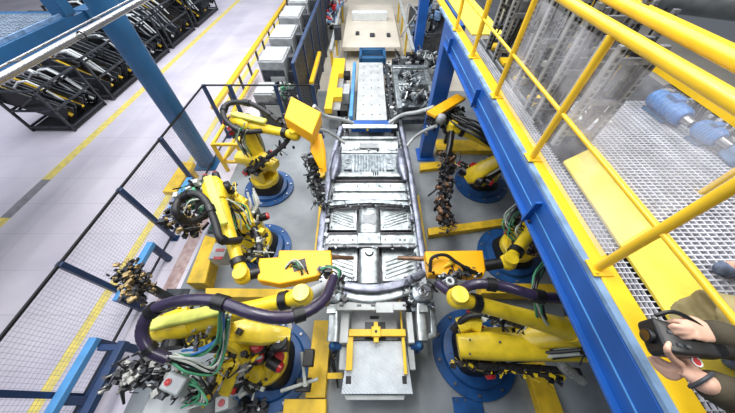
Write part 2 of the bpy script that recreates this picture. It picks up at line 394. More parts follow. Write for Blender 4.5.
# ================================================================ far end
t = thing('conveyor', (.08, 7.6, 0), 'pale flat conveyor bed with rows of holes leading away behind the car underbody', 'conveyor')
MB().bb(-.3, .52, 5.95, 9.4, .5, .6).build('bed', 'lgrey', t, .01)
m_ = MB()
for i in range(7):
    for x in (-.12, .12, .34): m_.cyl((x, 6.2+i*.48, .6), (x, 6.2+i*.48, .604), .022, n=8)
m_.build('hole', 'dgrey', t)
for x in (-.22, .44):
    for y in (6.2, 9.2): MB().bb(x-.05, x+.05, y-.05, y+.05, 0, .5).build('leg', 'grey', t)
MB().bb(-.42, .62, 5.62, 5.9, .45, .62).build('end_beam', 'blue', t, .01)
MB().bb(-.5, -.4, 6.1, 9.4, .45, .62).build('side_rail', 'lblue', t, .01)
MB().bb(.62, .72, 6.1, 9.4, .4, .55).build('side_rail', 'dgrey', t, .01)
MB().cyl((0, 5.6, .535), (0, 5.58, .535), .03).build('bolt', 'fyel', t)
t = thing('transfer_lift', (.15, 10, 0), 'dark blue framed opening with white crosspiece at the conveyor\'s far end', 'lift')
MB().bb(-.25, .62, 9.75, 9.95, .4, .6).bb(-.25, .62, 10.5, 10.7, .4, .6).bb(-.3, -.2, 9.75, 10.7, .4, .6).bb(.57, .67, 9.75, 10.7, .4, .6).build('frame', 'dblue', t, .01)
MB().bb(-.2, .57, 9.95, 10.5, .1, .2).build('pit', 'dgrey', t)
MB().bb(.05, .4, 10.1, 10.25, .25, .42).build('crosspiece', 'wht', t, .01)
for x in (-.25, .62): MB().bb(x-.04, x+.04, 9.8, 9.9, 0, .4).build('leg', 'dblue', t)
t = thing('transfer_table', (.1, 13, 0), 'wide cream transfer table beyond the blue framed opening', 'table')
MB().bb(-1.0, 1.3, 11, 16.5, .35, .5).build('table_top', 'beige', t, .02)
for x in (-.9, 1.2):
    for y in (11.2, 16.3): MB().bb(x-.06, x+.06, y-.06, y+.06, 0, .35).build('leg', 'grey', t)
MB().bb(-.5, -.35, 12.2, 12.5, .5, .56).bb(.1, .3, 12, 12.3, .5, .56).bb(.8, .95, 12, 12.3, .5, .56).build('locator', 'dgrey', t)
MB().bb(-.7, .9, 14, 14.4, .5, .8).build('upright_panel', 'wht', t, .01)
for x, l in ((-1.25, 'left'), (1.55, 'right')):
    g = thing('guide_frame', (x, 13, 0), 'cream and yellow thin guide frame on the %s of the transfer table' % l, 'frame')
    MB().bb(x-.05, x+.05, 9.5, 17, .9, .98).build('rail', 'lgrey', g)
    for y in (9.6, 11.5, 13.5, 15.5): MB().bb(x-.04, x+.04, y-.04, y+.04, 0, .9).build('post', 'fyel', g)
t = thing('clamp_unit', (-.85, 7.8, 0), 'bright yellow clamp unit with stepped side left of the pale conveyor', 'machine')
MB().poly([(-1.15, 6.2), (-.95, 6.2), (-.95, 6.8), (-.72, 6.8), (-.72, 7.3), (-.9, 7.3), (-.9, 8.2), (-.75, 8.2), (-.75, 9.3), (-1.15, 9.3)], .62, .78).build('bracket_plate', 'ryel', t, .01)
MB().bb(-1.1, -.75, 6.4, 9.2, 0, .62).build('body', 'grey', t, .01)
MB().bb(-.85, -.55, 8.2, 8.5, .55, .72).bb(-.85, -.55, 6.4, 6.7, .4, .6).build('cylinder_block', 'blk', t, .01)
MB().bb(-.78, -.55, 7.4, 8.0, .2, .55).build('actuator', 'lgrey', t, .01)
t = thing('utility_box', (-1.1, 10.6, 0), 'small dark box on a pale post beside the tall fence far away', 'box')
MB().bb(-1.2, -.95, 10.5, 10.8, .9, 1.3).build('box', 'dgrey', t, .01)
MB().bb(-1.12, -1.04, 10.6, 10.68, 0, .9).build('post', 'lgrey', t)
rack(-3.6, -1.9, 14.2, 18, 1.8, 'distant pale blue and grey rack at the top beside the tall fence', 6, 12)

# second body section on the neighbouring track
t = thing('car_body_section', (1.35, 7.5, 0), 'silver engine bay section of a second car body right of the pale conveyor', 'car body')
bx = MB().bb(.8, 1.95, 8.55, 8.75, .72, .8).bb(.8, .95, 6.3, 8.7, .55, .75).bb(1.8, 1.95, 6.3, 8.7, .55, .75)
bx.build('frame', 'sil', t, .02)
MB().bb(.95, 1.8, 7.85, 8.5, .6, .68).build('floor_pan', 'sil2', t, .02)
MB().bb(.9, 1.85, 7.5, 7.75, .62, .78).build('cross_member', 'sil', t, .03)
MB().bb(1.05, 1.7, 7.25, 7.5, .5, .58).build('recess', 'dgrey', t, .01)
MB().bb(.85, 1.9, 6.9, 7.15, .6, .74).build('cowl', 'sil', t, .03)
MB().ball((1.0, 6.6, .68), .16, sq=(1, 1, .4)).cyl((1.0, 6.6, .7), (1.0, 6.6, .78), .06).build('strut_tower', 'sil2', t)
MB().ball((1.75, 6.6, .68), .16, sq=(1, 1, .4)).cyl((1.75, 6.6, .7), (1.75, 6.6, .78), .06).build('strut_tower', 'sil2', t)
MB().bb(1.1, 1.65, 6.5, 6.8, .6, .66).cyl((1.35, 8.15, .68), (1.35, 8.15, .73), .08).build('bracket', 'sil2', t, .01)
t = thing('body_skid', (1.35, 7.5, 0), 'dark steel skid carrying the silver engine bay section', 'skid')
MB().bb(.85, .95, 5.9, 8.8, .3, .45).bb(1.8, 1.9, 5.9, 8.8, .3, .45).bb(.85, 1.9, 6.2, 6.35, .3, .45).bb(.85, 1.9, 8.2, 8.35, .3, .45).build('frame', 'dgrey', t, .01)
for x in (.9, 1.85):
    for y in (6.3, 8.3): MB().bb(x-.04, x+.04, y-.04, y+.04, 0, .3).bb(x-.03, x+.03, y-.03, y+.03, .45, .55).build('support', 'dgrey', t)

# ================================================================ RIGHT PLATFORM
t = thing('mezzanine_beam', (1.4, 2, 2.7), 'thick bright blue beam edging the raised walkway on the right', 'beam')
MB().bb(1.365, 1.40, -2, 5.1, 2.74, 2.98).bb(1.33, 1.47, -2, 5.1, 2.715, 2.74).build('web', 'blue', t, .003)
MB().bb(1.358, 1.365, -2, 5.1, 2.835, 2.842).build('seam', 'lblue', t)
for y in (1.25, 3.0, 4.6): MB().bb(1.31, 1.365, y-.01, y+.01, 2.72, 2.95).build('gusset', 'blue', t)
for y in (1.21, 2.96): MB().cyl((1.345, y, 2.742), (1.345, y, 2.76), .014, n=6).build('bolt', 'dgrey', t)
t = thing('steel_pillar', (1.54, 5.2, 0), 'bright blue pillar under the far end of the raised walkway', 'pillar')
MB().bb(1.37, 1.68, 5.1, 5.4, 0.02, 2.98).build('column', 'blue', t, .01)
MB().bb(1.3, 1.75, 5.0, 5.5, 0, .03).build('foot_plate', 'blue', t, .004)
t = thing('steel_pillar', (1.75, 10.2, 0), 'distant blue pillar standing behind the second car body section', 'pillar')
MB().bb(1.65, 1.95, 10.0, 10.3, 0, 4).build('column', 'blue', t, .01)
MB().bb(1.55, 2.05, 9.9, 10.4, 0, .03).build('foot_plate', 'blue', t)
t = thing('beam', (1.55, 8, 2.7), 'far blue beam carrying on beyond the pillar at the top edge', 'beam')
MB().bb(1.62, 1.8, 5.6, 12, 2.75, 2.98).build('web', 'blue', t, .01)
t = thing('walkway', (2.5, 1, 2.95), 'raised walkway deck of pale grating with yellow tread plate and yellow edge', 'walkway')
MB().bb(1.37, 1.415, -2, 6, 2.985, 3.012).build('edge_strip', 'pblue', t)
MB().bb(1.415, 1.535, -2, 8, 2.98, 3.02).build('toe_strip', 'ryel', t, .004)
MB().poly([(1.66, -.6), (2.05, -.6), (2.07, 1.86), (1.69, 1.66)], 2.99, 3.012).build('tread_plate', 'plate', t, .003)
MB().bb(1.64, 2.15, 4.6, 8, 2.99, 3.012).build('tread_plate', 'plate', t, .003)
m_ = MB()
for i in range(100): m_.bb(1.535, 1.66, -1+i*.035, -1+i*.035+.005, 2.985, 3.005)
for x in (1.575, 1.605, 1.635): m_.bb(x-.002, x+.002, -1, 4.6, 2.985, 3.003)
m_.build('side_grating', 'grate', t, smooth=False)
m_ = MB()
for i in range(108): m_.bb(2.06, 5.2, -1+i*.034, -1+i*.034+.0105, 2.97, 3.0)
for i in range(56): m_.bb(2.06+i*.056, 2.06+i*.056+.011, -1, 2.68, 2.965, 2.998)
m_.build('grating', 'grate', t, smooth=False)
MB().bb(2.06, 5.2, 2.66, 2.76, 2.9, 3.0).bb(1.5, 5.2, -1.05, -.95, 2.75, 2.96).build('cross_beam', 'dgrey', t)
MB().bb(1.5, 5.2, -1, 2.66, 2.5, 2.54).build('hole_shade_plate', 'blk', t)  # black plate added under the grating so its holes read as dark
for y in (.8, 2.3): MB().bb(1.48, 5.2, y-.03, y+.03, 2.82, 2.96).build('joist', 'dgrey', t)
# guard railing
RX = 1.42
t = thing('railing', (RX, 2, 3.0), 'yellow tube guard railing along the walkway edge, nearest the camera', 'railing')
for y in (-.6, .67, 1.69, 2.71, 3.73, 4.75):
    MB().cyl((RX, y, 3.03), (RX, y, 3.95), .026, n=14).build('post', 'ryel', t)
    MB().bb(RX-.05, RX+.07, y-.055, y+.055, 3.02, 3.032).cyl((RX-.03, y-.035, 3.03), (RX-.03, y-.035, 3.042), .01, n=6).cyl((RX+.05, y+.035, 3.03), (RX+.05, y+.035, 3.042), .01, n=6).build('foot_plate', 'ryel', t, .003)
MB().cyl((RX, -1, 3.971), (RX, 7, 3.971), .033, n=18).build('top_rail', 'ryel', t)
MB().cyl((RX, -1, 3.452), (RX, 7, 3.452), .015, n=12).build('mid_rail', 'ryel', t)
MB().bb(RX+.015, RX+.019, .72, 2.68, 3.08, 3.9).build('clear_sheet', 'clear', t)
t = thing('railing', (1.62, 2, 3.0), 'second thick yellow handrail just outside the first, crossing the upper right corner', 'railing')
MB().cyl((1.56, -.6, 4.02), (1.72, 4.5, 4.0), .037, n=18).build('top_rail', 'ryel', t)
MB().bb(1.60, 1.66, .95, 1.02, 3.9, 3.99).build('bracket', 'ryel', t)
MB().cyl((1.60, -.5, 3.02), (1.57, -.5, 3.99), .02).build('post', 'ryel', t)
MB().cyl((1.70, 4.4, 3.02), (1.70, 4.4, 3.97), .02).build('post', 'ryel', t)
MB().cyl((1.60, 1.02, 4.02), (1.61, 1.1, 4.02), .047).build('sleeve', 'ded', t)
t = thing('railing', (2.3, 2.6, 3.0), 'thin far yellow railing on the opposite side of the walkway opening', 'railing')
a, b_ = at(600, -14, 3.75), at(860, 110, 3.75)
MB().cyl(a, b_, .03).build('top_rail', 'ryel', t)
a2, b2 = at(630, 50, 3.35), at(840, 190, 3.35)
MB().bar(a2, b2, .06, .05).build('mid_rail', 'ryel', t)
for q in (.02, .97):
    a3 = a.lerp(b_, q); MB().cyl((a3.x, a3.y, 2.7), a3, .022).build('post', 'ryel', t)
    a3 = a2.lerp(b2, q); MB().cyl((a3.x, a3.y, 2.7), a3, .022).build('post', 'ryel', t)
# machines seen beyond the grating
def machine_blue(p, q, r, label):
    p, q = V(p), V(q); d = (q-p).normalized(); L_ = (q-p).length; up = V((0, 0, 1))
    g = thing('pump_motor', ((p.x+q.x)/2, (p.y+q.y)/2, 3.0), label, 'motor', 'blue motors on the grating')
    mo = MB().loft([p-d*.03, p, q, q+d*.03], [r*.7, r, r, r*.8], n=20).build('motor_body', 'bcab', g, .004)
    m_ = MB()
    for i in range(6): m_.ring(p+d*(L_*(.12+.76*i/5)), r*1.03, .005, axis=d, n=16)
    m_.build('cooling_fin', 'lblue', mo)
    MB().cyl(q+d*.03, q+d*.12, r*.5, r*.4).build('shaft_housing', 'gal', g)
    sx = V((-d.y, d.x, 0))
    MB().box(p.lerp(q, .5)+up*r, (L_*.35, r*1.1, r*.6), ax=(d, sx, up)).build('terminal_box', 'bcab', g, .008)
    MB().box(V(((p.x+q.x)/2, (p.y+q.y)/2, 3.012)), (L_*.8, r*2.1, .024), ax=(d, sx, up)).bar(p+d*.05-up*r*.5, q-d*.05-up*r*.5, r*.8, r).build('foot', 'dblue', g)
machine_blue((3.02, 2.55, 3.1), (3.02, 2.18, 3.1), .085, 'long blue motor lying on the pale grating, farther from the casting')
machine_blue((3.06, 2.02, 3.1), (3.08, 1.86, 3.1), .075, 'short blue motor on the pale grating, right next to the grey casting')
t = thing('hose_bundle', (3.3, 2.2, 3.0), 'dark tangle of hoses and fittings behind the blue motors on the grating', 'hose')
rnd = random.Random(5); m_ = MB()
for i in range(16):
    y = 1.6+i*.07; m_.tube([(3.16+rnd.random()*.1, y, 3.03), (3.25, y+.1*rnd.random(), 3.12+.1*rnd.random()), (3.5, y+.2*rnd.random(), 3.05)], .018, n=6)
m_.build('dark_hose', 'blk', t)
m_ = MB()
for i in range(10): m_.box((3.15+.3*rnd.random(), 1.6+1.1*rnd.random(), 3.08), (.07, .05, .1), rnd.random())
m_.build('valve_block', 'grey', t)
t = thing('gear_casting', (3.12, 1.68, 3.0), 'pale blue grey casting with an oval hole at the right edge of the grating', 'casting')
c = V((3.2, 1.66, 3.0))
MB().box(c+V((.0, 0, .06)), (.26, .2, .12), -.2).build('casting', 'pblue', t, .03)
MB().cyl(c+V((-.03, .0, .12)), c+V((-.03, .0, .124)), .035).build('hole', 'blk', t)
t = thing('duct', (4.6, 5.4, 3.0), 'fat grey green duct crossing the top right corner', 'duct')
MB().cyl((3.0, 5.3, 3.6), (6.2, 3.6, 3.6), .3, n=24).build('pipe', 'grey', t)
MB().ring((3.9, 4.82, 3.6), .31, .03, axis=(3.2, -1.7, 0)).ring((5.2, 4.13, 3.6), .31, .03, axis=(3.2, -1.7, 0)).build('flange', 'lgrey', t)
MB().bb(3.45, 3.6, 4.95, 5.1, 0, 3.35).bb(5.75, 5.9, 3.75, 3.9, 0, 3.4).build('support', 'dgrey', t)

# tall equipment towers on the far part of the walkway
t = thing('walkway_deck', (2.4, 4.4, 2.85), 'dark far deck of the walkway carrying the grey towers', 'platform')
MB().bb(2.06, 3.6, 2.78, 7.6, 2.86, 2.96).build('deck', 'dgrey', t)
for x in (2.3, 3.5):
    for y in (7.4,): MB().bb(x-.06, x+.06, y-.06, y+.06, 0, 2.86).build('leg', 'dgrey', t)
def tower(x, y, wd, dp, z0, h, label, seed):
    rnd = random.Random(seed)
    g = thing('equipment_tower', (x, y, z0), label, 'tower', 'tall grey towers beyond the railing')
    ups = []
    for i, (sx, sy) in enumerate(((-1, -1), (1, -1), (-1, 1), (1, 1))):
        ux, uy = x+sx*wd/2, y+sy*dp/2
        u_ = MB().bb(ux-.028, ux+.028, uy-.022, uy+.022, z0, h).build('upright', 'tower' if i % 2 else 'grey', g, .003)
        m_ = MB()
        for k in range(int((h-z0)/.05)): m_.bb(ux-.012, ux+.012, uy-.024, uy-.0215, z0+.02+k*.05, z0+.051+k*.05)
        m_.build('slot_pattern', 'blk', u_, smooth=False)
    m_ = MB()
    for z in (z0+.12, (z0+h)/2, h-.1): m_.bb(x-wd/2, x+wd/2, y-dp/2-.015, y-dp/2+.015, z-.02, z+.02).bb(x-wd/2, x+wd/2, y+dp/2-.015, y+dp/2+.015, z-.02, z+.02)
    m_.build('cross_bar', 'tower', g)
    m_ = MB()
    for i in range(4):
        px = x+(rnd.random()-.5)*wd*.9; py = y+(rnd.random()-.5)*dp; pz = z0+(h-z0)*(.2+.6*rnd.random())
        m_.box((px, py, pz), (.04+.08*rnd.random(), .03, .12+.25*rnd.random()))
    m_.build('hanging_panel', rnd.choice(('tower', 'dgrey', 'grey', 'lgrey')), g, .003)
    m_ = MB()
    for i in range(5):
        px = x+(rnd.random()-.5)*wd; py = y+(rnd.random()-.5)*dp; m_.tube([(px, py, h), (px+.05, py+.02, (h+z0)/2), (px, py+.04, z0)], .012, n=6, k=4)
    m_.build('hose', 'blk', g)
    m_ = MB()
    for i in range(6): m_.box((x+(rnd.random()-.5)*wd, y+(rnd.random()-.5)*dp, z0+(h-z0)*rnd.random()), (.07, .05, .05), rnd.random())
    m_.build('valve_block', rnd.choice(('wht', 'lgrey', 'gun', 'dgrey')), g, .003)
for i, (x, y, wd, dp, z0, h, l) in enumerate((
    (1.86, 1.98, .28, .16, 3.0, 3.82, 'grey perforated tower rising right at the far end of the yellow tread plate'),
    (1.84, 2.42, .26, .2, 2.96, 3.95, 'second grey tower from the tread plate, tall and close to the railing'),
    (2.35, 3.0, .35, .25, 2.96, 3.9, 'grey tower set back at the corner of the pale grating'),
    (1.86, 3.1, .25, .3, 2.96, 4.0, 'third grey tower along the railing from the tread plate'),
    (2.45, 3.75, .4, .4, 2.96, 3.85, 'grey tower in the second row, behind the third railing tower'),
    (1.88, 3.95, .25, .35, 2.96, 4.0, 'fourth grey tower along the railing from the tread plate'),
    (2.95, 3.3, .35, .3, 2.96, 3.7, 'grey tower farthest from the railing, behind the pale grating'),
    (3.2, 4.3, .4, .5, 2.96, 3.7, 'grey tower in the rear row under the fat duct'),
    (2.5, 4.9, .45, .5, 2.96, 3.8, 'far grey tower near the top edge in the second row'))):
    tower(x, y, wd, dp, z0, h, l, i+1)
t = thing('parts_tray', (2.2, 2.45, 3.0), 'small white tray of dark brackets at the corner of the pale grating', 'tray')
MB().bb(2.12, 2.42, 2.2, 2.42, 3.0, 3.03).build('tray', 'wht', t, .004)
m_ = MB()
for i in range(5): m_.bar((2.16+i*.05, 2.25, 3.04), (2.2+i*.045, 2.38, 3.06), .015, .02)
m_.build('bracket', 'dgrey', t)
t = thing('fixture_base', (2.45, 4.2, 2.9), 'dark perforated channel with small yellow blocks beside the yellow toe strip', 'channel')
MB().bb(1.6, 2.05, 2.25, 4.55, 2.9, 2.96).build('channel', 'dgrey', t, .004)
m_ = MB()
for i in range(4): m_.bb(1.82, 1.95, 2.6+i*.5, 2.78+i*.5, 2.96, 3.0)
m_.build('locating_block', 'ryel', t, .004)
MB().bb(1.66, 1.69, 2.25, 4.55, 2.96, 2.99).bb(1.76, 1.78, 2.25, 4.55, 2.96, 2.98).bb(2.0, 2.03, 2.25, 4.55, 2.96, 3.0).build('guide', 'grey', t)

def clutter(g, name, path, spread, n, seed, mats=('gun', 'blk', 'brass'), size=.07):
    """dense cluster of valves, blocks and rods around a spine"""
    rnd = random.Random(seed); P_ = smooth_path(path, 8)
    for mi, m in enumerate(mats):
        mb = MB()
        for i in range(n):
            c = P_[min(len(P_)-1, int((i+rnd.random())/n*len(P_)))]+V((rnd.uniform(-1, 1), rnd.uniform(-1, 1), rnd.uniform(-1, 1)))*spread
            ty = rnd.random(); s_ = size*rnd.uniform(.5, 1.3)
            if ty < .45: mb.box(c, (s_, s_*rnd.uniform(.4, 1), s_*rnd.uniform(.4, 1.2)), rnd.random()*3)
            elif ty < .8:
                d = V((rnd.uniform(-1, 1), rnd.uniform(-1, 1), rnd.uniform(-1, 1))).normalized(); mb.cyl(c-d*s_*.8, c+d*s_*.8, s_*.25, n=8)
            else: mb.tube([c, c+V((rnd.uniform(-1, 1), rnd.uniform(-1, 1), rnd.uniform(0, 1)))*s_*1.6, c+V((rnd.uniform(-1, 1), rnd.uniform(-1, 1), -.5))*s_*1.8], s_*.1, n=6, k=4)
        mb.loft(P_, [spread*(.45 if mi == 0 else .12)]*len(P_), n=8)
        mb.build(name if mi == 0 else ('hose_tangle' if m in ('blk', 'rub') else 'fitting'), m, g)
def cables(g, path, n, spread, seed, mats=('grn', 'cab', 'blk'), r=.011):
    rnd = random.Random(seed)
    for mi, m in enumerate(mats):
        mb = MB()
        for i in range(n):
            o = V((rnd.uniform(-1, 1), rnd.uniform(-1, 1), rnd.uniform(-1, 1)))*spread
            mb.tube([V(p)+o+V((rnd.uniform(-1, 1), rnd.uniform(-1, 1), rnd.uniform(-1, 1)))*spread*.6 for p in path], r, n=6)
        mb.build('cable', m, g)
# ================================================================ CAR UNDERBODY
ZB = .8
def yb(v): return at(367, v, ZB).y
t = thing('car_underbody', (.03, 3.3, 0), 'silver pressed steel car underbody held in the middle of the welding cell', 'car body')
XC = .03
y_r = yb(127); y_f = yb(283)
# sills
def pth(side, lst, dz=0): return [at(u, v, z+dz) for u, v, z in lst]
MB().loft(pth(-1, [(341, 128, .84), (335, 150, .80), (329, 178, .76), (325, 205, .74), (321, 240, .73), (318, 275, .74)]), [(.05, .06), (.055, .06), (.06, .07), (.06, .07), (.06, .07), (.065, .07)], e=4).build('side_sill', 'lil', t)
MB().loft(pth(1, [(401, 128, .84), (406, 150, .80), (411, 178, .76), (415, 205, .74), (420, 240, .73), (426, 275, .74)]), [(.05, .06), (.055, .06), (.06, .07), (.06, .07), (.06, .07), (.065, .07)], e=4).build('side_sill', 'lil', t)
def panel(name, m, v0, v1, xl, xr, z0, z1, n=1, ribs=None, bev=.012, zt=.025):
    """pressed sheet between two screen rows, height z0 at far edge, z1 at near edge"""
    ya, yb_ = at(367, v0, z0).y, at(367, v1, z1).y
    mb = MB()
    vs = [(xl, ya, z0), (xr, ya, z0), (xr, yb_, z1), (xl, yb_, z1)]
    mb.add([V(a) for a in vs]+[V(a)-V((0, 0, zt)) for a in vs], [(0, 3, 2, 1), (4, 5, 6, 7), (0, 1, 5, 4), (1, 2, 6, 5), (2, 3, 7, 6), (3, 0, 4, 7)])
    return mb, ya, yb_
def rib(mb, p, q, r=.012): mb.loft([V(p), V(q)], [(r, r*.8), (r, r*.8)], n=6)
# rear end cross panel with opening
mb, ya, yc = panel('', '', 124, 128, -.62, .72, .86, .84); mb.build('rear_cross_member', 'sil', t, .01)
mb, ya, yc = panel('', '', 139, 153, -.62, .70, .82, .72)
mb.bar((-.6, ya, .84), (.68, ya, .84), .08, .05); mb.build('rear_panel', 'sil', t, .01)
MB().loft([(-.18, (ya+yc)/2, .775), (.26, (ya+yc)/2, .775)], [(.09, .02), (.09, .02)], e=3, n=14).build('oval_recess', 'grey', t)
# trunk floor with ribs
mb, ya, yc = panel('', '', 153, 173, -.6, .68, .70, .68)
for i in range(11): rib(mb, (-.27+i*.06, ya-.1, .712), (-.27+i*.06, yc+.05, .695), .02)
for s_ in (-1, 1):
    mb.box((XC+s_*.45, (ya+yc)/2, .71), (.16, .5, .03)); mb.ring((XC+s_*.45, (ya+yc)/2, .73), .06, .01)
mb.build('trunk_floor', 'sil2', t, .01)
for s_ in (-1, 1):   # wheel houses
    MB().loft([(XC+s_*.70, yb(150), .80), (XC+s_*.68, yb(160), .84), (XC+s_*.70, yb(172), .84), (XC+s_*.74, yb(180), .78)], [(.05, .05), (.10, .09), (.11, .09), (.05, .06)], e=2.5).build('wheel_house', 'lil', t)
def cross(v, z, wd, h, m='sil', x0=-.72, x1=.80, name='cross_member', bow=0):
    y = at(367, v, z).y
    ps = [(x0, y, z), (x0+.12, y, z), ((x0+x1)/2, y+bow, z), (x1-.12, y, z), (x1, y, z)]
    MB().loft(smooth_path(ps, 3), [(wd/2, h/2)]*13, e=5, n=12).build(name, m, t)
    return y
cross(175.5, .76, .12, .07); cross(181, .74, .05, .03, 'gun')  # thin gun strip paints the dark shading line along the member's edge
mb = MB()
yk = at(367, 174, .8).y
for i in range(3): mb.loft([(.12+i*.045, yk-.04, .80), (.12+i*.045, yk, .86), (.12+i*.045, yk+.03, .80)], [.012]*3, n=6)
mb.build('clamp_finger', 'gun', t)
mb, ya, yc = panel('', '', 183, 200, -.70, .78, .72, .66)
for i in range(6): mb.cyl((-.5+i*.21, ya-.12, .72), (-.5+i*.21, ya-.12, .725), .02, n=8)
mb.bar((-.68, (ya+yc)/2, .715), (.76, (ya+yc)/2, .715), .05, .03); mb.build('seat_pan', 'sil', t, .01)
m_ = MB()
for i in range(5): m_.cyl((-.42+i*.22, (ya+yc)/2+.12, .715), (-.42+i*.22, (ya+yc)/2+.12, .722), .018, n=8)
m_.build('hole', 'gun', t)
cross(204, .72, .10, .06, 'sil2', bow=.06); cross(207.5, .70, .03, .04, 'gun', bow=.06)  # gun strip: shading line painted in beside the bowed member
# footwells with diagonal ribs, tunnel
def footwell(v0, v1, xl, xr, z, flip, pitch=.06):
    ya, yc = at(367, v0, z).y, at(367, v1, z).y
    mb = MB().bb(xl, xr, yc, ya, z-.02, z)
    n = int((ya-yc)/pitch)
    for i in range(n):
        y0 = yc+.04+i*pitch; dx = (xr-xl)*.78
        a_, b__ = xl+.1*(xr-xl), xl+.1*(xr-xl)+dx
        y1 = y0+.16
        if y1 > ya-.02: break
        if flip: rib(mb, (a_, y1, z+.006), (b__, y0, z+.006), .014)
        else: rib(mb, (a_, y0, z+.006), (b__, y1, z+.006), .014)
    mb.build('floor_pan', 'sil', t, .004)
    m2 = MB()
    for x in (xl+.05, xr-.05):
        for y in (yc+.06, ya-.06): m2.cyl((x, y, z), (x, y, z+.004), .016, n=8)
    m2.build('hole', 'gun', t)
footwell(209, 230, -.70, -.20, .62, True); footwell(209, 230, .24, .80, .62, False)
footwell(249, 281, -.72, -.17, .60, True, .07); footwell(249, 281, .24, .82, .60, False, .07)
yt0, yt1 = at(367, 208, .7).y, at(367, 284, .7).y
MB().loft([(XC, yt0, .64), (XC, (yt0+yt1)/2, .66), (XC, yt1, .67)], [(.19, .05), (.17, .06), (.16, .07)], e=3, n=16).build('tunnel', 'sil', t)
m_ = MB()
for i in range(7): m_.cyl((XC+(-.07 if i % 2 else .07), yt0-.15-i*.11, .70), (XC+(-.07 if i % 2 else .07), yt0-.15-i*.11, .712), .025, n=8)
m_.bb(XC-.12, XC+.12, yt0-.35, yt0-.15, .695, .71)
m_.build('bracket', 'grey', t, .004)
yy = cross(233.5, .72, .035, .04, 'gun'); cross(240, .72, .20, .07); cross(246.5, .72, .05, .05, 'grey')  # gun strip paints the shading line at the seat member's far edge
m_ = MB()
for x in (-.58, -.5, .55, .63, -.25, .3): m_.cyl((x, at(367, 240, .755).y, .755), (x, at(367, 240, .755).y, .762), .018, n=8)
m_.build('hole', 'gun', t)
MB().bb(XC-.2, XC+.2, yy-.24, yy-.02, .74, .79).build('tunnel_bridge', 'sil2', t, .015)
MB().ring((XC, at(367, 252, .74).y, .74), .06, .014, a0=math.pi, a1=2*math.pi).build('tunnel_hook', 'gun', t)
# cowl / dash: bowed member with legs
yd = at(367, 287, .86).y
MB().loft(smooth_path([(-.80, yd+.22, .80), (-.45, yd+.06, .84), (XC, yd-.03, .86), (.52, yd+.06, .84), (.86, yd+.24, .80)], 5), [(.06, .05)]*21, e=4).build('dash_member', 'lil', t)
MB().loft(smooth_path([(-.72, yd+.05, .76), (XC, yd-.13, .78), (.78, yd+.05, .76)], 8), [(.08, .03)]*17, e=4).build('dash_panel', 'sil', t)
MB().bb(XC-.5, XC+.52, yd-.30, yd-.18, .72, .77).build('front_beam', 'lgrey', t, .01)
m_ = MB()
for x in (-.4, -.15, .05, .3, .5): m_.bb(x, x+.06, yd-.25, yd-.22, .77, .774)
m_.build('slot', 'gun', t)
MB().bb(.12, .36, yd-.34, yd-.2, .78, .80).build('data_plate', 'lgrey', t, .003)
for u, v in ((331, 293), (423, 292)):
    p = at(u, v, .84)
    MB().loft([p-V((0, 0, .16)), p-V((0, 0, .02)), p], [(.17, .15), (.15, .13), (.11, .10)], e=3, n=20).build('strut_tower', 'sil2', t)
    st_ = t.children[-1] if False else bpy.data.objects[[k for k in ORG][-1]]
    m_ = MB().ring(p, .075, .012).ring(p+V((0, 0, .005)), .035, .01)
    for k in range(3): m_.cyl(p+V((.055*math.cos(k*2.1), .055*math.sin(k*2.1), 0)), p+V((.055*math.cos(k*2.1), .055*math.sin(k*2.1), .02)), .009, n=6)
    m_.build('strut_ring', 'gal', st_)
    s_ = -1 if u < 367 else 1
    MB().loft([p+V((-s_*.02, -.05, -.12)), p+V((-s_*.05, -.35, -.16)), p+V((-s_*.05, -.6, -.18))], [(.07, .06)]*3, e=4).build('front_rail', 'sil', t)
    MB().box(p+V((-s_*.02, -.22, -.05)), (.13, .1, .03)).box(p+V((s_*.03, .2, -.05)), (.1, .2, .04)).build('bracket', 'sil', t, .006)
MB().bb(-.74, .80, 1.5, yb(141), .54, .56).build('gap_shade_sheet', 'gun', t)  # dark sheet added below the pans to put shade into their gaps
for sgn, L_ in ((-1, [(345, 132), (337, 160), (331, 190), (327, 220), (325, 250), (324, 280)]), (1, [(398, 132), (403, 160), (408, 190), (413, 220), (417, 250), (421, 280)])):
    ps = [at(u, v, .74) for u, v in L_]
    MB().tube(ps, .022, n=6).build('sill_flange', 'sil', t)
    clutter(t, 'sill_bracket', ps, .045, 34, 200+sgn, ('sil', 'gun', 'lil'), .06)
for v, sd_ in ((126, 1), (150, 2), (176, 3), (206, 4), (247, 6)):
    y = at(367, v, .74).y
    clutter(t, 'weld_stud', [V((-.6, y, .735)), V((0, y, .735)), V((.68, y, .735))], .025, 10, 210+sd_, ('gun', 'sil2'), .045)
clutter(t, 'front_fitting', [at(328, 300, .74), at(338, 284, .78), at(346, 296, .74)], .07, 30, 221, ('sil', 'gun', 'lil', 'blk'), .07)
clutter(t, 'front_fitting', [at(428, 300, .74), at(416, 284, .78), at(409, 296, .74)], .07, 30, 222, ('sil', 'gun', 'lil'), .07)
MB().loft([at(411, 309, .6), at(432, 305, .6), at(434, 335, .6), at(420, 340, .6)], [(.05, .02)]*4, e=4).build('front_bracket', 'sil2', t)
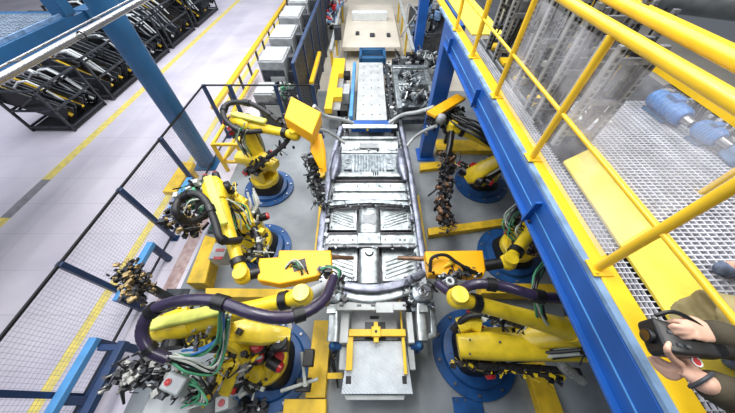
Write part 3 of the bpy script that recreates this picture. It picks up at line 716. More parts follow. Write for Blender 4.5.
# underframe carrying the body
t = thing('body_carrier', (.03, 3.3, 0), 'grey steel carrier frame beneath the silver car underbody', 'carrier')
MB().bb(-.60, -.48, 1.2, 5.5, .38, .5).bb(.55, .67, 1.2, 5.5, .38, .5).build('carrier_rail', 'gun', t, .01)
for y in (1.6, 3.2, 5.0): MB().bb(-.6, .67, y-.06, y+.06, .38, .5).build('cross_bar', 'dgrey', t, .01)
for x in (-.54, .61):
    for y in (1.6, 3.2, 5.0): MB().bb(x-.06, x+.06, y-.06, y+.06, 0, .38).bb(x-.03, x+.03, y-.03, y+.03, .5, .6).build('leg', 'grey', t)

# ================================================================ NEAR TRANSFER FIXTURE
t = thing('transfer_fixture', (.1, .6, 0), 'white chequer plate fixture with yellow clamp frame in front of the car underbody', 'fixture')
Zf = .5
A = [at(349, 341, Zf), at(405, 341, Zf), at(413, 394, Zf), at(341, 394, Zf)]
MB().poly([(p.x, p.y) for p in A][::-1], Zf-.04, Zf).build('tread_plate', 'tread', t, .004)
B_ = [at(344, 395, Zf-.06), at(405, 395, Zf-.06), at(404, 400, Zf-.06), at(346, 400, Zf-.06)]
MB().poly([(p.x, p.y) for p in B_][::-1], Zf-.1, Zf-.06).build('lip', 'lgrey', t, .004)
yA = A[0].y; yN = A[2].y
m_ = MB()
for u, v in ((346, 376), (402, 376)):
    p, q = at(u, v, Zf), at(u+5, v+8, Zf); m_.bb(p.x, q.x, q.y, p.y, Zf, Zf+.003)
m_.build('slot', 'blk', t)
p, q = at(352, 303, Zf), at(398, 340, Zf)
MB().bb(p.x, q.x, q.y, p.y, Zf-.06, Zf-.01).build('rear_plate', 'grey', t, .004)
p, q = at(365, 322, Zf), at(386, 340, Zf)
MB().bb(p.x, q.x, q.y, p.y, Zf-.01, Zf-.004).build('recess', 'dgrey', t)
p, q = at(370, 316, Zf), at(379, 319, Zf)
MB().bb(p.x, q.x, q.y, p.y, Zf-.01, Zf-.003).build('slot', 'blk', t)
Zy = Zf+.12
p, q = at(349, 329, Zy), at(406, 336, Zy)
MB().bb(p.x, q.x, q.y, p.y, Zy-.06, Zy).build('clamp_beam', 'ryel', t, .005)
c = at(376, 332, Zy)
MB().box(c, (.13, .13, .08)).box(c+V((0, .08, -.02)), (.06, .1, .08)).box(c+V((0, -.09, -.02)), (.07, .08, .06)).build('clamp_head', 'ryel', t, .008)
MB().cyl(c+V((0, 0, .04)), c+V((0, 0, .045)), .02).build('pin', 'blk', t)
for (u0, v0, u1, v1) in ((347, 336, 352, 370), (402, 336, 408, 374)):
    p, q = at(u0, v0, Zy), at(u1, v1, Zy); MB().bb(p.x, q.x, q.y, p.y, Zf+.0, Zy-.04).build('side_bar', 'ryel', t, .004)
p, q = at(399, 300, Zf+.05), at(403, 330, Zf+.05); MB().bb(p.x, q.x, q.y, p.y, Zf-.02, Zf+.05).build('guide_bar', 'fyel', t, .004)
for (u0, u1) in ((341, 348), (406, 415)):
    p, q = at(u0, 312, .6), at(u1, 343, .6)
    MB().bb(p.x, q.x, q.y, p.y, .46, .6).build('side_block', 'wht', t, .01)
    MB().bb(p.x, q.x, q.y-.3, q.y-.02, .4, .46).build('side_shelf', 'lgrey', t, .01)
for (u, s_) in ((333, -1), (419, 1)):
    p = at(u, 346, .45)
    MB().cyl(p+V((-s_*.12, 0, 0)), p+V((s_*.02, 0, 0)), .05).cyl(p+V((0, 0, 0)), p-V((0, 0, .3)), .055).ball(p, .065).build('cylinder', 'disc', t)
    MB().cyl(p+V((0, .0, .06)), p+V((0, 0, .1)), .03).ball(p+V((s_*.0, .0, .12)), .022).build('fitting', 'lblue', t)
for x in (-.18, .38):
    for y in (yN+.15, yA): MB().bb(x-.05, x+.05, y-.05, y+.05, 0, Zf-.05).build('leg', 'dgrey', t)
for x in (-.1, .3): MB().bb(x-.05, x+.05, yA, yA+.6, .3, .42).build('under_rail', 'dgrey', t)
m_ = MB()
for i in range(3): m_.tube([at(335, 350+i*5, .3), at(330+i*2, 362, .22), at(338, 380+i*4, .15)], .012, n=6)
m_.build('hose', 'blk', t)
p = at(335, 376, .2); MB().bar(p+V((-.1, 0, 0)), p+V((.12, 0, .05)), .07, .05).build('side_arm', 'fyel', t)

# ================================================================ yellow floor trunking
def trunk(pts, z0, z1, label, lid=True, name='cable_trunking', m='fyel'):
    ps = [at(u, v, z1) for u, v in pts]
    # order counter-clockwise
    ar = sum(a.x*b.y-b.x*a.y for a, b in zip(ps, ps[1:]+ps[:1]))
    if ar < 0: ps = ps[::-1]
    c = sum(ps, V((0, 0, 0)))/len(ps)
    g = thing(name, (c.x, c.y, 0), label, 'trunking', 'yellow cable trunking on the cell floor')
    ch = MB().poly([(p.x, p.y) for p in ps], z0, z1-.012).build('channel', m, g, .006)
    MB().poly([((p.x-c.x)*.97+c.x, (p.y-c.y)*.99+c.y) for p in ps], z1-.012, z1).build('lid', m, ch, .003)
    return g
trunk([(314, 320), (332, 320), (325, 398), (305, 398)], 0, .16, 'yellow floor trunking strip left of the white fixture plate')
trunk([(284, 399), (326, 399), (326, 425), (281, 425)], 0, .16, 'wide yellow trunking lid at the bottom edge left of the fixture')
trunk([(525, 362), (545, 362), (569, 425), (545, 425)], 0, .14, 'yellow trunking strip at the bottom under the near right robot')
trunk([(428, 228), (505, 218), (505, 225), (429, 235)], 0, .14, 'thin yellow trunking between the two far right robots')
trunk([(436, 139), (520, 141), (524, 151), (437, 150)], 0, .14, 'yellow trunking across the floor behind the far right robot')
trunk([(420, 163), (455, 160), (457, 166), (420, 170)], 0, .1, 'short yellow trunking near the foot of the bright blue pillar')
trunk([(205, 235), (216, 238), (205, 283), (186, 283)], 0, .3, 'tilted yellow trunking between the middle and near left robots')
trunk([(205, 288), (300, 289), (300, 297), (205, 297)], 0, .3, 'yellow cross trunking just beyond the near left robot arm')
trunk([(482, 283), (570, 284), (573, 294), (482, 293)], 0, .3, 'yellow cross trunking just beyond the near right robot arm')
trunk([(312, 148), (325, 148), (325, 175), (318, 180)], 0, .12, 'short yellow trunking beside the far end of the left sill')
trunk([(319, 205), (323, 205), (317, 262), (313, 262)], 0, .12, 'narrow yellow trunking along the left side of the underbody')
trunk([(415, 195), (419, 195), (429, 262), (424, 262)], 0, .12, 'narrow yellow trunking along the right side of the underbody')
t = thing('cable_tray', tuple(at(220, 385, 0)), 'slanted yellow cable tray on feet at the bottom left', 'tray')
a, b_ = at(246, 340, .5), at(186, 425, .5)
MB().bar(a, b_, .11, .06).build('tray', 'ryel', t, .008)
for q in (.15, .85):
    c = a.lerp(b_, q); MB().bb(c.x-.04, c.x+.04, c.y-.04, c.y+.04, 0, .47).build('foot', 'fyel', t)
MB().tube([a+V((-.02, -.1, .05)), a.lerp(b_, .3)+V((-.15, 0, .05)), a.lerp(b_, .6)+V((0, 0, .04))], .018).build('cable', 'blk', t)
p = at(380+81, 400, 0)
t = thing('floor_plate', tuple(at(470, 405, 0)), 'flat dark blue floor plate at the bottom edge right of the fixture', 'plate')
p, q = at(452, 397, .03), at(487, 425, .03); MB().bb(p.x, q.x, q.y, p.y, 0, .03).build('plate', 'disc', t, .004)
m_ = MB()
for i in range(4): c = at(456+9*i, 400, .03); m_.cyl(c, c+V((0, 0, .01)), .015, n=6)
m_.build('bolt', 'gal', t)

t = thing('drive_unit', (.72, 7.8, 0), 'dark strip of drives and hoses along the right side of the pale conveyor', 'machine')
MB().bb(.66, .8, 6.0, 9.6, .05, .38).build('base', 'dgrey', t, .01)
clutter(t, 'drive', [(.72, 6.1, .42), (.72, 8, .45), (.72, 9.6, .42)], .07, 46, 301, ('gun', 'blk', 'lgrey', 'wht'), .1)
t = thing('drive_unit', (-.6, 6.2, 0), 'dark motor and brackets beside the yellow clamp unit, left of the conveyor', 'machine')
MB().bb(-.72, -.52, 5.75, 6.15, 0, .3).build('base', 'dgrey', t, .01)
MB().cyl((-.62, 5.85, .38), (-.62, 6.15, .38), .09).build('motor', 'blk', t)
clutter(t, 'bracket_cluster', [(-.68, 5.7, .38), (-.5, 6.1, .42)], .1, 20, 302, ('gun', 'lgrey', 'blk'), .08)
for i, (x, y, l) in enumerate(((3.45, 3.2, 'dark valve stand with hoses behind the far right robot'), (3.75, 1.5, 'dark valve stand beneath the raised walkway behind the middle right robot'), (2.1, 5.6, 'dark valve stand just right of the bright blue pillar under the walkway'),
                                (-3.1, 3.0, 'dark valve stand by the left fence behind the middle left robot'), (-2.2, 6.6, 'dark valve stand behind the navy fence and the farthest left robot'))):
    t = thing('valve_stand', (x, y, 0), l, 'stand', 'dark valve stands around the cell')
    MB().bb(x-.2, x+.2, y-.2, y+.2, 0, .04).bb(x-.05, x+.05, y-.05, y+.05, .04, .8).build('stand', 'dgrey', t, .01)
    MB().bb(x-.16, x+.16, y-.12, y+.12, .5, 1.0).build('valve_box', 'gun', t, .01)
    clutter(t, 'valve_bank', [(x-.2, y-.2, .9), (x, y, 1.05), (x+.2, y+.2, .7)], .17, 30, 310+i, ('gun', 'blk', 'cab', 'grn'), .09)
t = thing('line_equipment', (1.9, 9.6, 0), 'pale tangled machinery between the second car body and the far blue pillar', 'machine')
MB().bb(1.1, 2.4, 9.0, 9.8, 0, .5).build('base', 'grey', t, .02)
clutter(t, 'bracket_cluster', [(1.1, 9.1, .55), (1.8, 9.4, .7), (2.4, 9.2, .6)], .2, 40, 321, ('gun', 'lgrey', 'sil', 'dgrey'), .16)
t = thing('line_equipment', (2.6, 13, 0), 'far grey machinery at the top edge right of the far blue pillar', 'machine')
MB().bb(2.0, 3.6, 11.5, 15, 0, .8).build('base', 'dgrey', t, .02)
clutter(t, 'bracket_cluster', [(2.0, 11.6, .9), (2.8, 13, 1.2), (3.4, 15, .9)], .35, 50, 322, ('gun', 'grey', 'blk', 'pblue'), .25)
t = thing('line_equipment', (-1.1, 14.5, 0), 'far tangled pale blue and red machinery at the top edge beside the tall fence', 'machine')
MB().bb(-1.7, -1.35, 12.5, 18, 0, .8).build('base', 'grey', t, .02)
clutter(t, 'bracket_cluster', [(-1.5, 12.6, .9), (-1.5, 15, 1.1), (-1.5, 18, .9)], .2, 40, 323, ('lgrey', 'pblue', 'blk', 'red'), .2)
t = bpy.data.objects['car_body_section']
clutter(t, 'bracket_cluster', [(1.0, 8.3, .72), (1.4, 7.6, .8), (1.1, 6.9, .78), (1.75, 6.7, .78)], .12, 50, 324, ('gun', 'sil', 'sil2', 'lgrey'), .11)
# ================================================================ ROBOTS
def robot(label, base, J2, J3, W, R=.6, hose=None, hose_m='purp', hose_r=.045, pale=False):
    bx_, by_ = base; J2, J3, W = V(J2), V(J3), V(W)
    g = thing('industrial_robot', (bx_, by_, 0), label, 'robot', 'yellow welding robots around the car underbody')
    B = V((bx_, by_, 0))
    # floor disc with stepped rim
    n = 40
    bp = MB().loft([B, B+V((0, 0, .05)), B+V((0, 0, .055)), B+V((0, 0, .12)), B+V((0, 0, .125))], [R, R, R*.80, R*.76, R*.74], n=n).build('base_plate', 'disc', g)
    m_ = MB()
    for k in range(10):
        a_ = k*math.pi/5+.2; c = B+V((math.cos(a_), math.sin(a_), 0))*R*.9; m_.cyl(c+V((0, 0, .05)), c+V((0, 0, .075)), .022, n=6)
    m_.build('bolt', 'gal', bp)
    MB().loft([B+V((0, 0, .12)), B+V((0, 0, .22)), B+V((0, 0, .34))], [(.34, .34), (.32, .32), (.26, .26)], e=3.2, n=20).build('pedestal', 'blk', g)
    d = V((J2.x-bx_, J2.y-by_, 0)); d = d.normalized() if d.length > .05 else (V((W.x-bx_, W.y-by_, 0))).normalized()
    side = V((-d.y, d.x, 0))
    # turntable casting
    MB().loft([B+V((0, 0, .32)), B+V((0, 0, .42)), B+V((0, 0, .46))], [.30, .30, .26], n=24).build('turntable', 'yel', g)
    m_ = MB()
    for s_ in (-1, 1):
        m_.loft([B+V((0, 0, .42))+side*s_*.17, B.lerp(J2, .5)*1.0+side*s_*.17+V((0, 0, .16)), J2+side*s_*.17], [(.2, .06), (.17, .06), (.13, .055)], hint=side, e=3.5, n=14)
    m_.loft([B+V((0, 0, .45)), B-d*.2+V((0, 0, .62))], [(.2, .16), (.15, .1)], e=3, n=14)
    m_.build('shoulder_casting', 'yel', g)
    MB().cyl(J2-side*.24, J2+side*.24, .12, n=20).build('shoulder_joint', 'blk', g)
    for s_, mm in ((1, 'red'), (-1, 'red')):
        c = J2+side*s_*.20-d*.1+V((0, 0, .02)); m_ = MB().cyl(c, c+side*s_*.16, .07, n=18); mo = m_.build('motor', 'blk', g)
        MB().cyl(c+side*s_*.16, c+side*s_*.20, .066, .05, n=18).build('motor_cap', mm, mo)
    sd_ = int(abs(bx_*97+by_*31))
    clutter(g, 'base_connector', [B-d*.25+side*.1+V((0, 0, .35)), B-d*.3+V((0, 0, .5)), B-d*.2-side*.15+V((0, 0, .4))], .1, 16, sd_, ('gun', 'blk', 'cab'), .08)
    cables(g, [B-d*.3+V((0, 0, .3)), J2-d*.2+side*.2, J2.lerp(J3, .4)+side*.2-d*.06, J3+side*.16+V((0, 0, .05))], 4, .05, sd_+1, ('blk', 'rub', 'cab'), .017)
    clutter(g, 'elbow_fitting', [J3+side*.2, J3-side*.1+V((0, 0, -.14)), J3-side*.22], .08, 12, sd_+2, ('gun', 'blk', 'yel'), .07)
    for s_ in (-1, 1):
        c = J2+side*s_*.1-d*.12+V((0, 0, .14)); mo = MB().cyl(c-V((0, 0, .1)), c, .075, n=18).build('motor', 'gun', g)
        MB().cyl(c, c+V((0, 0, .045)), .07, .05, n=18).build('motor_cap', 'red', mo)
    # lower arm
    ax = J3-J2; q = ax.normalized()
    MB().loft([J2-q*.12, J2, J2.lerp(J3, .35), J2.lerp(J3, .75), J3, J3+q*.1], [(.10, .12), (.14, .18), (.11, .145), (.10, .12), (.12, .14), (.08, .10)], hint=side, e=3.2, n=16).build('lower_arm', 'yel', g)
    MB().box(J2.lerp(J3, .5)+side*.1, (ax.length*.4, .03, .09), ax=(q, side, q.cross(side))).build('arm_cover', 'yel', g, .01)
    # elbow housing
    fa = W-J3; f_ = fa.normalized(); s2 = f_.cross(V((0, 0, 1))).normalized(); u2 = s2.cross(f_)
    MB().loft([J3-f_*.22, J3-f_*.1, J3+f_*.05, J3+f_*.2], [(.10, .10), (.15, .15), (.16, .16), (.12, .12)], hint=u2, e=3, n=16).build('elbow_housing', 'yel', g)
    MB().cyl(J3-s2*.21, J3+s2*.21, .10, n=18).build('elbow_joint', 'blk', g)
    for s_ in (-.07, .07):
        c = J3-f_*.22+s2*s_; MB().cyl(c, c-f_*.12, .05, n=14).build('motor', 'blk', g)
        MB().cyl(c-f_*.12, c-f_*.15, .048, .035, n=14).build('motor_cap', 'red', [x for x in g.children if x.name.startswith('motor')][-1])
    # forearm
    MB().loft([J3+f_*.15, J3.lerp(W, .35), J3.lerp(W, .62), W-f_*.2], [(.115, .115), (.095, .095), (.078, .078), (.075, .075)], hint=u2, n=20).build('forearm', 'yel', g)
    MB().cyl(W-f_*.24, W-f_*.16, .095, n=20).build('wrist_collar', 'blk', g)
    MB().loft([W-f_*.16, W-f_*.05, W], [.07, .09, .085], n=16).ball(W, .108).build('wrist', 'yel', g)
    MB().cyl(W+V((0, 0, .06)), W+V((0, 0, .12)), .09, .084, n=24).build('wrist_cap', 'yel', g, .004)
    if pale:
        a_ = J3+u2*.19-f_*.15; b__ = J3.lerp(W, .5)+u2*.16
        MB().bar(a_, b__, .12, .06, u2).build('cable_trough', 'pale', g, .02)
    if hose:
        ho = MB().tube(hose, hose_r, n=12, k=10, rib=.05).build('hose', hose_m, g)
        pp = smooth_path(hose, 10); m_ = MB()
        for q_ in (.18, .42, .66, .88):
            i = int(q_*(len(pp)-2)); m_.cyl(pp[i], pp[min(i+3, len(pp)-1)], hose_r*1.35, n=14)
        m_.build('hose_clamp', 'blk', ho)
    return g, dict(d=d, side=side, f=f_, s2=s2, u2=u2)
def tool_box(g, quad, z1, th, m='org', name='tool_cover', bev=.015):
    ps = [at(u, v, z1) for u, v in quad]
    ar = sum(a.x*b.y-b.x*a.y for a, b in zip(ps, ps[1:]+ps[:1]))
    if ar < 0: ps = ps[::-1]
    o = MB().poly([(p.x, p.y) for p in ps], z1-th, z1).build(name, m, g, bev)
    return o

# L1 far left
W = at(295, 135, 1.7)
g, _ = robot('yellow robot farthest back on the left, with a tilted orange tool box', (-2.31, 4.05), at(262, 165, .8), at(243, 124, 1.7), W, .56,
    hose=[at(262, 131, 1.7), at(240, 131, 1.8), at(224, 117, 1.95), at(228, 104, 2.0), at(248, 103, 2.0), at(266, 112, 1.95), at(277, 121, 1.85)], hose_m='rub', hose_r=.045, pale=True)
tool_box(g, [(291, 96), (321, 112), (312, 134), (284, 117)], 2.0, .22).__setitem__('label', 'tilted orange tool cover')
MB().loft([at(316, 135, 1.75), at(318, 150, 1.6), at(324, 172, 1.3)], [(.10, .05), (.13, .05), (.05, .04)], e=4).build('tool_bracket', 'org', g)
clutter(g, 'weld_gun', [at(311, 158, 1.45), at(315, 180, 1.15), at(321, 203, .95)], .12, 60, 11, ('gun', 'blk', 'sil2'), .06)
clutter(g, 'tool_changer', [W+V((0, .1, .05)), at(312, 138, 1.75)], .08, 10, 12, ('gun', 'blk'))
MB().tube([at(314, 106, 1.9), at(325, 116, 1.6), at(340, 119, 1.35), at(353, 123, 1.15)], .038, n=8).build('gun_arm', 'lgrey', g)
MB().tube([at(316, 129, 1.7), at(326, 131, 1.5), at(336, 137, 1.2), at(345, 143, 1.05)], .032, n=8).build('gun_arm', 'lgrey', g)
cables(g, [at(243, 128, 1.9), at(240, 140, 1.6), at(248, 155, 1.2)], 3, .06, 13)
MB().cyl(at(231, 129, 1.5), at(233, 133, 1.5), .07).build('motor_cap', 'red', g)
MB().loft([at(238, 157, 1.0), at(262, 160, 1.0), at(276, 166, .95)], [(.13, .1), (.17, .13), (.12, .1)], hint=(0, 0, 1), e=3.5).build('motor_cover', 'yel', g)
clutter(g, 'arm_fittings', [at(283, 120, 1.7), at(288, 140, 1.5), at(250, 172, 1.0)], .1, 22, 14, ('gun', 'blk', 'rub'))
# L2 middle left
W = at(243, 276, 1.5)
g, _ = robot('yellow robot in the middle of the left side, pale sleeve and orange tool box', (-2.09, 2.43), at(246, 218, .8), at(216, 192, 1.7), W, .58,
    hose=[at(206, 216, 1.6), at(188, 222, 1.75), at(176, 212, 1.95), at(180, 199, 2.0), at(196, 194, 2.05), at(207, 203, 2.0), at(215, 222, 1.9), at(222, 240, 1.8), at(240, 240, 1.6)], hose_m='rub', hose_r=.045, pale=True)
tool_box(g, [(259, 258), (278, 257), (279, 250), (331, 250), (332, 272), (300, 280), (279, 284), (257, 280)], 1.5, .16).__setitem__('label', 'orange tool cover with a dark cut-out')
tool_box(g, [(291, 262), (305, 258), (307, 268), (294, 272)], 1.505, .012, 'blk', 'cut_out', 0)
cables(g, [at(284, 272, 1.45), at(294, 262, 1.55), at(303, 268, 1.55), at(306, 276, 1.45)], 2, .03, 21, r=.009)
MB().cyl(at(330, 257, 1.3), at(353, 258, 1.1), .035, .028).build('electrode', 'copper', g)
MB().cyl(W, at(260, 272, 1.45), .07).build('tool_flange', 'blk', g)
MB().loft([at(215, 190, 1.1), at(238, 205, 1.1), at(248, 228, 1.1)], [(.14, .1), (.16, .12), (.12, .1)], e=4).build('balancer', 'yel', g)
cables(g, [at(195, 215, 1.6), at(210, 205, 1.7), at(230, 208, 1.5), at(240, 225, 1.3)], 5, .12, 22)
cables(g, [at(252, 192, 1.2), at(256, 206, 1.1), at(244, 216, 1.0)], 2, .05, 23, ('ded', 'cab'), .02)
clutter(g, 'arm_fittings', [at(200, 200, 1.5), at(232, 200, 1.3), at(256, 232, 1.0), at(262, 268, .9)], .13, 34, 25, ('gun', 'blk', 'yel', 'cab'))
clutter(g, 'valve_bank', [at(178, 218, 1.5), at(190, 226, 1.4)], .14, 30, 24, ('gun', 'brass', 'blk'))
MB().box(at(222, 254, .6), (.24, .3, .25)).build('connector_box', 'lgrey', g, .01)
m_ = MB().box(at(220, 250, .73), (.14, .05, .01)).box(at(218, 258, .73), (.14, .05, .01)); m_.build('warning_mark', 'red', g)
# brass gun hanging at the left of L2/L3
t = thing('nut_feeder', tuple(at(132, 290, 0)), 'dark and brass cluster of valves on a stand inside the left fence', 'machine')
c = at(132, 278, 1.0); MB().bb(c.x-.05, c.x+.05, c.y-.05, c.y+.05, 0, .9).bb(c.x-.2, c.x+.2, c.y-.2, c.y+.2, 0, .03).build('stand', 'dgrey', t)
clutter(t, 'valve_bank', [at(127, 270, 1.05), at(133, 282, 1.0), at(139, 295, .95)], .14, 80, 31, ('gun', 'brass', 'blk'), .055)
# L3 near left
W = at(303, 296, 1.9)
g, _ = robot('yellow robot nearest on the left, with long thick purple hose along its arm', (-1.42, .50), at(262, 345, .8), at(178, 326, 1.6), W, .60,
    hose=[at(334, 278, 1.9), at(322, 302, 2.05), at(290, 317, 2.15), at(255, 314, 2.2), at(215, 301, 2.2), at(180, 301, 2.15), at(152, 311, 2.05), at(142, 332, 1.95), at(150, 350, 1.85), at(168, 359, 1.75)], hose_r=.052, pale=True)
cables(g, [at(168, 359, 1.75), at(190, 366, 1.6), at(212, 372, 1.45), at(222, 350, 1.5), at(224, 318, 1.9)], 4, .04, 41, ('blk', 'cab', 'grn'), .012)
cables(g, [at(178, 352, 1.6), at(200, 350, 1.6), at(218, 336, 1.8), at(222, 308, 2.1)], 2, .03, 42, ('grn', 'bcab'), .012)
MB().loft([at(200, 336, 1.2), at(230, 330, 1.25), at(262, 335, 1.15), at(290, 335, 1.05)], [(.13, .1), (.15, .12), (.12, .1), (.08, .08)], e=3.5).build('balancer', 'yel', g)
MB().loft([at(232, 350, 1.0), at(236, 366, .9), at(225, 392, .7)], [(.07, .06)]*3, e=4).build('support_arm', 'yel', g)
c = at(257, 345, 1.1); MB().cyl(c-V((0, 0, .12)), c, .09).build('motor', 'gun', g)
MB().cyl(c, c+V((0, 0, .05)), .085, .06, n=20).build('motor_cap', 'red', g)
c = at(281, 342, 1.05); MB().box(c, (.2, .2, .14)).cyl(c+V((0, .0, .07)), c+V((0, 0, .09)), .1).build('motor', 'blk', g, .01)
MB().box(c+V((-.01, 0, .1)), (.05, .05, .01)).build('marking_plate', 'wht', g)
MB().ring(c+V((0, .13, .05)), .1, .03, a0=0, a1=math.pi).build('motor_flange', 'ded', g)
c = at(279, 358, .8); MB().cyl(c, c+V((0, 0, .04)), .07).build('motor_cap', 'red', g)
c = at(193, 334, 1.3); MB().cyl(c, c+V((0, 0, .06)), .08, .06).build('motor_cap', 'red', g)
MB().cyl(W+V((0, 0, -.05)), at(330, 284, 1.55), .065).build('tool_flange', 'lgrey', g)
clutter(g, 'tool_changer', [at(326, 276, 1.5), at(338, 284, 1.4)], .07, 16, 43, ('gun', 'blk', 'sil2'))
cables(g, [at(322, 268, 1.6), at(332, 266, 1.62), at(340, 272, 1.55), at(336, 282, 1.5)], 2, .02, 44, r=.009)
clutter(g, 'arm_fittings', [at(190, 318, 1.6), at(210, 330, 1.5), at(245, 358, 1.0), at(205, 375, 1.0)], .15, 44, 45, ('yel', 'gun', 'blk', 'ded'))
# bottom-left gripper with junction boxes
t = thing('gripper_tool', tuple(at(150, 405, 0)), 'black clawed gripper tool on a pale stand at the bottom left corner', 'gripper')
c = at(165, 400, .9)
MB().bb(c.x-.3, c.x+.25, c.y-.35, c.y+.12, 0, .78).build('stand', 'lgrey', t, .03)
clutter(t, 'gripper_head', [at(118, 378, 1.0), at(140, 372, 1.05), at(165, 375, 1.05), at(190, 392, 1.0)], .13, 70, 51, ('gun', 'blk', 'ded'), .06)
m_ = MB()
for (a_, b__, c_) in (((132, 372), (120, 362), (112, 366)), ((130, 378), (116, 376), (110, 384)), ((135, 384), (122, 392), (124, 404)), ((150, 365), (140, 352), (132, 356))):
    m_.loft([at(*a_, 1.05), at(*b__, 1.1), at(*c_, 1.0)], [.03, .025, .012], n=6)
m_.build('claw', 'blk', t)
c = at(178, 384, 1.15); m_ = MB().box(c, (.24, .17, .2), -.3); m_.build('junction_box', 'lgrey', t, .02)
MB().cyl(c+V((-.05, .01, .1)), c+V((-.05, .01, .112)), .035, n=20).ring(c+V((-.05, .01, .11)), .02, .006).build('emblem', 'red', t)
cables(t, [at(190, 400, 1.0), at(205, 395, 1.1), at(198, 380, 1.2), at(186, 374, 1.15)], 3, .06, 52)
t = thing('junction_box', tuple(at(238, 388, 0)), 'grey junction box with two red caps beside the slanted yellow tray', 'box')
c = at(238, 384, .4); MB().box(c, (.3, .26, .12), .1).bb(c.x-.06, c.x+.06, c.y-.06, c.y+.06, 0, .36).build('box', 'lgrey', t, .01)
for v in (376, 390):
    p = at(234, v, .46); MB().cyl(p, p+V((0, 0, .06)), .055, .045).build('cap', 'red', t)
m_ = MB(); p = at(255, 388, .42)
for k in range(3): m_.cyl(p, p+V((math.cos(k*2.1+.5), math.sin(k*2.1+.5), 0))*.13, .014)
m_.cyl(p, p-V((0, 0, .42)), .02).build('tripod_clip', 'cab', t)
t = thing('junction_box', tuple(at(224, 404, 0)), 'small white box with a red round badge at the bottom edge', 'box')
c = at(224, 403, .4); MB().box(c, (.16, .16, .14), .3).bb(c.x-.04, c.x+.04, c.y-.04, c.y+.04, 0, .33).build('box', 'wht', t, .01)
MB().cyl(c+V((0, 0, .07)), c+V((0, 0, .08)), .04).build('badge', 'red', t)
t = thing('servo_unit', tuple(at(250, 405, 0)), 'small black servo unit on the floor by the slanted tray', 'machine')
c = at(252, 405, .15); MB().bb(c.x-.2, c.x+.2, c.y-.12, c.y+.12, 0, .06).build('base', 'blk', t)
clutter(t, 'servo_block', [c+V((-.1, 0, -.04)), c+V((.1, 0, -.04))], .06, 12, 61, ('gun', 'blk'), .06)
t = thing('tip_dresser', tuple(at(303, 385, 0)), 'silver tip dresser with black motor on the yellow trunking', 'tool')
a_ = at(302, 352, .6); b__ = at(305, 384, .5)
MB().cyl(a_, b__, .022).cyl(at(281, 391, .4), at(318, 379, .45), .022).cyl(b__, V((b__.x, b__.y, 0)), .03).build('arm', 'cab', t)
MB().box(at(309, 358, .62), (.13, .2, .12)).build('motor', 'blk', t, .01)
MB().bb(b__.x-.15, b__.x+.05, b__.y-.08, b__.y+.08, .3, .36).build('bracket', 'blk', t, .01)
# R3 near right
W = at(457, 298, 1.9)
g, _ = robot('yellow robot nearest on the right, wide arm reaching over its blue round plate', (1.63, .66), at(472, 343, .8), at(585, 334, 1.5), W, .62,
    hose=[at(438, 284, 1.75), at(452, 292, 1.85), at(476, 284, 2.05), at(505, 287, 2.1), at(540, 297, 2.1), at(565, 299, 2.05), at(590, 306, 1.9)], hose_r=.05)
MB().loft([at(458, 346, 1.05), at(490, 346, 1.12), at(540, 350, 1.2), at(588, 354, 1.25)], [(.13, .09), (.155, .1), (.115, .09), (.08, .08)], hint=(0, 0, 1), e=3).build('balancer', 'yel', g)
MB().loft([at(458, 326, 1.05), at(470, 322, 1.1), at(480, 326, 1.1)], [(.09, .07)]*3, e=4).build('motor_cover', 'yel', g)
MB().tube([at(452, 330, 1.0), at(470, 316, 1.2), at(500, 318, 1.25), at(530, 330, 1.2)], .04, n=10).build('hose', 'rub', g)
MB().loft([at(478, 366, 1.0), at(530, 368, 1.0), at(580, 372, 1.0)], [(.04, .03)]*3, e=3).build('link_rod', 'gun', g)
m_ = MB()
for u, v in ((470, 340), (470, 354), (500, 342), (530, 346), (560, 350)): m_.cyl(at(u, v, 1.2), at(u, v, 1.245), .014, n=6)
m_.build('bolt', 'gun', g)
clutter(g, 'arm_fittings', [at(455, 362, .9), at(500, 368, .95), at(560, 378, 1.0)], .06, 34, 76, ('gun', 'blk', 'yel'), .05)
cables(g, [at(534, 290, 2.0), at(538, 276, 2.0), at(548, 262, 1.9)], 3, .03, 71, ('grn', 'cab', 'blk'), .012)
cables(g, [at(538, 300, 1.9), at(545, 322, 1.7), at(565, 334, 1.5)], 4, .04, 72, ('grn', 'blk', 'cab'), .012)
cables(g, [at(500, 318, 1.3), at(515, 312, 1.4), at(525, 322, 1.3), at(520, 335, 1.2)], 1, .02, 73, ('blk', 'red', 'cab'), .012)
MB().tube([at(556, 342, 1.3), at(562, 365, 1.1), at(582, 380, .9)], .06, n=10, rib=.06).build('hose', 'ded', g)
clutter(g, 'tool_changer', [at(434, 268, 1.4), at(440, 284, 1.4)], .07, 16, 74, ('gun', 'blk', 'sil2'))
clutter(g, 'arm_fittings', [at(490, 316, 1.3), at(512, 322, 1.25), at(560, 345, 1.2)], .09, 30, 75, ('gun', 'cab', 'blk'), .05)
MB().cyl(W, at(440, 286, 1.55), .06).build('tool_flange', 'lgrey', g)
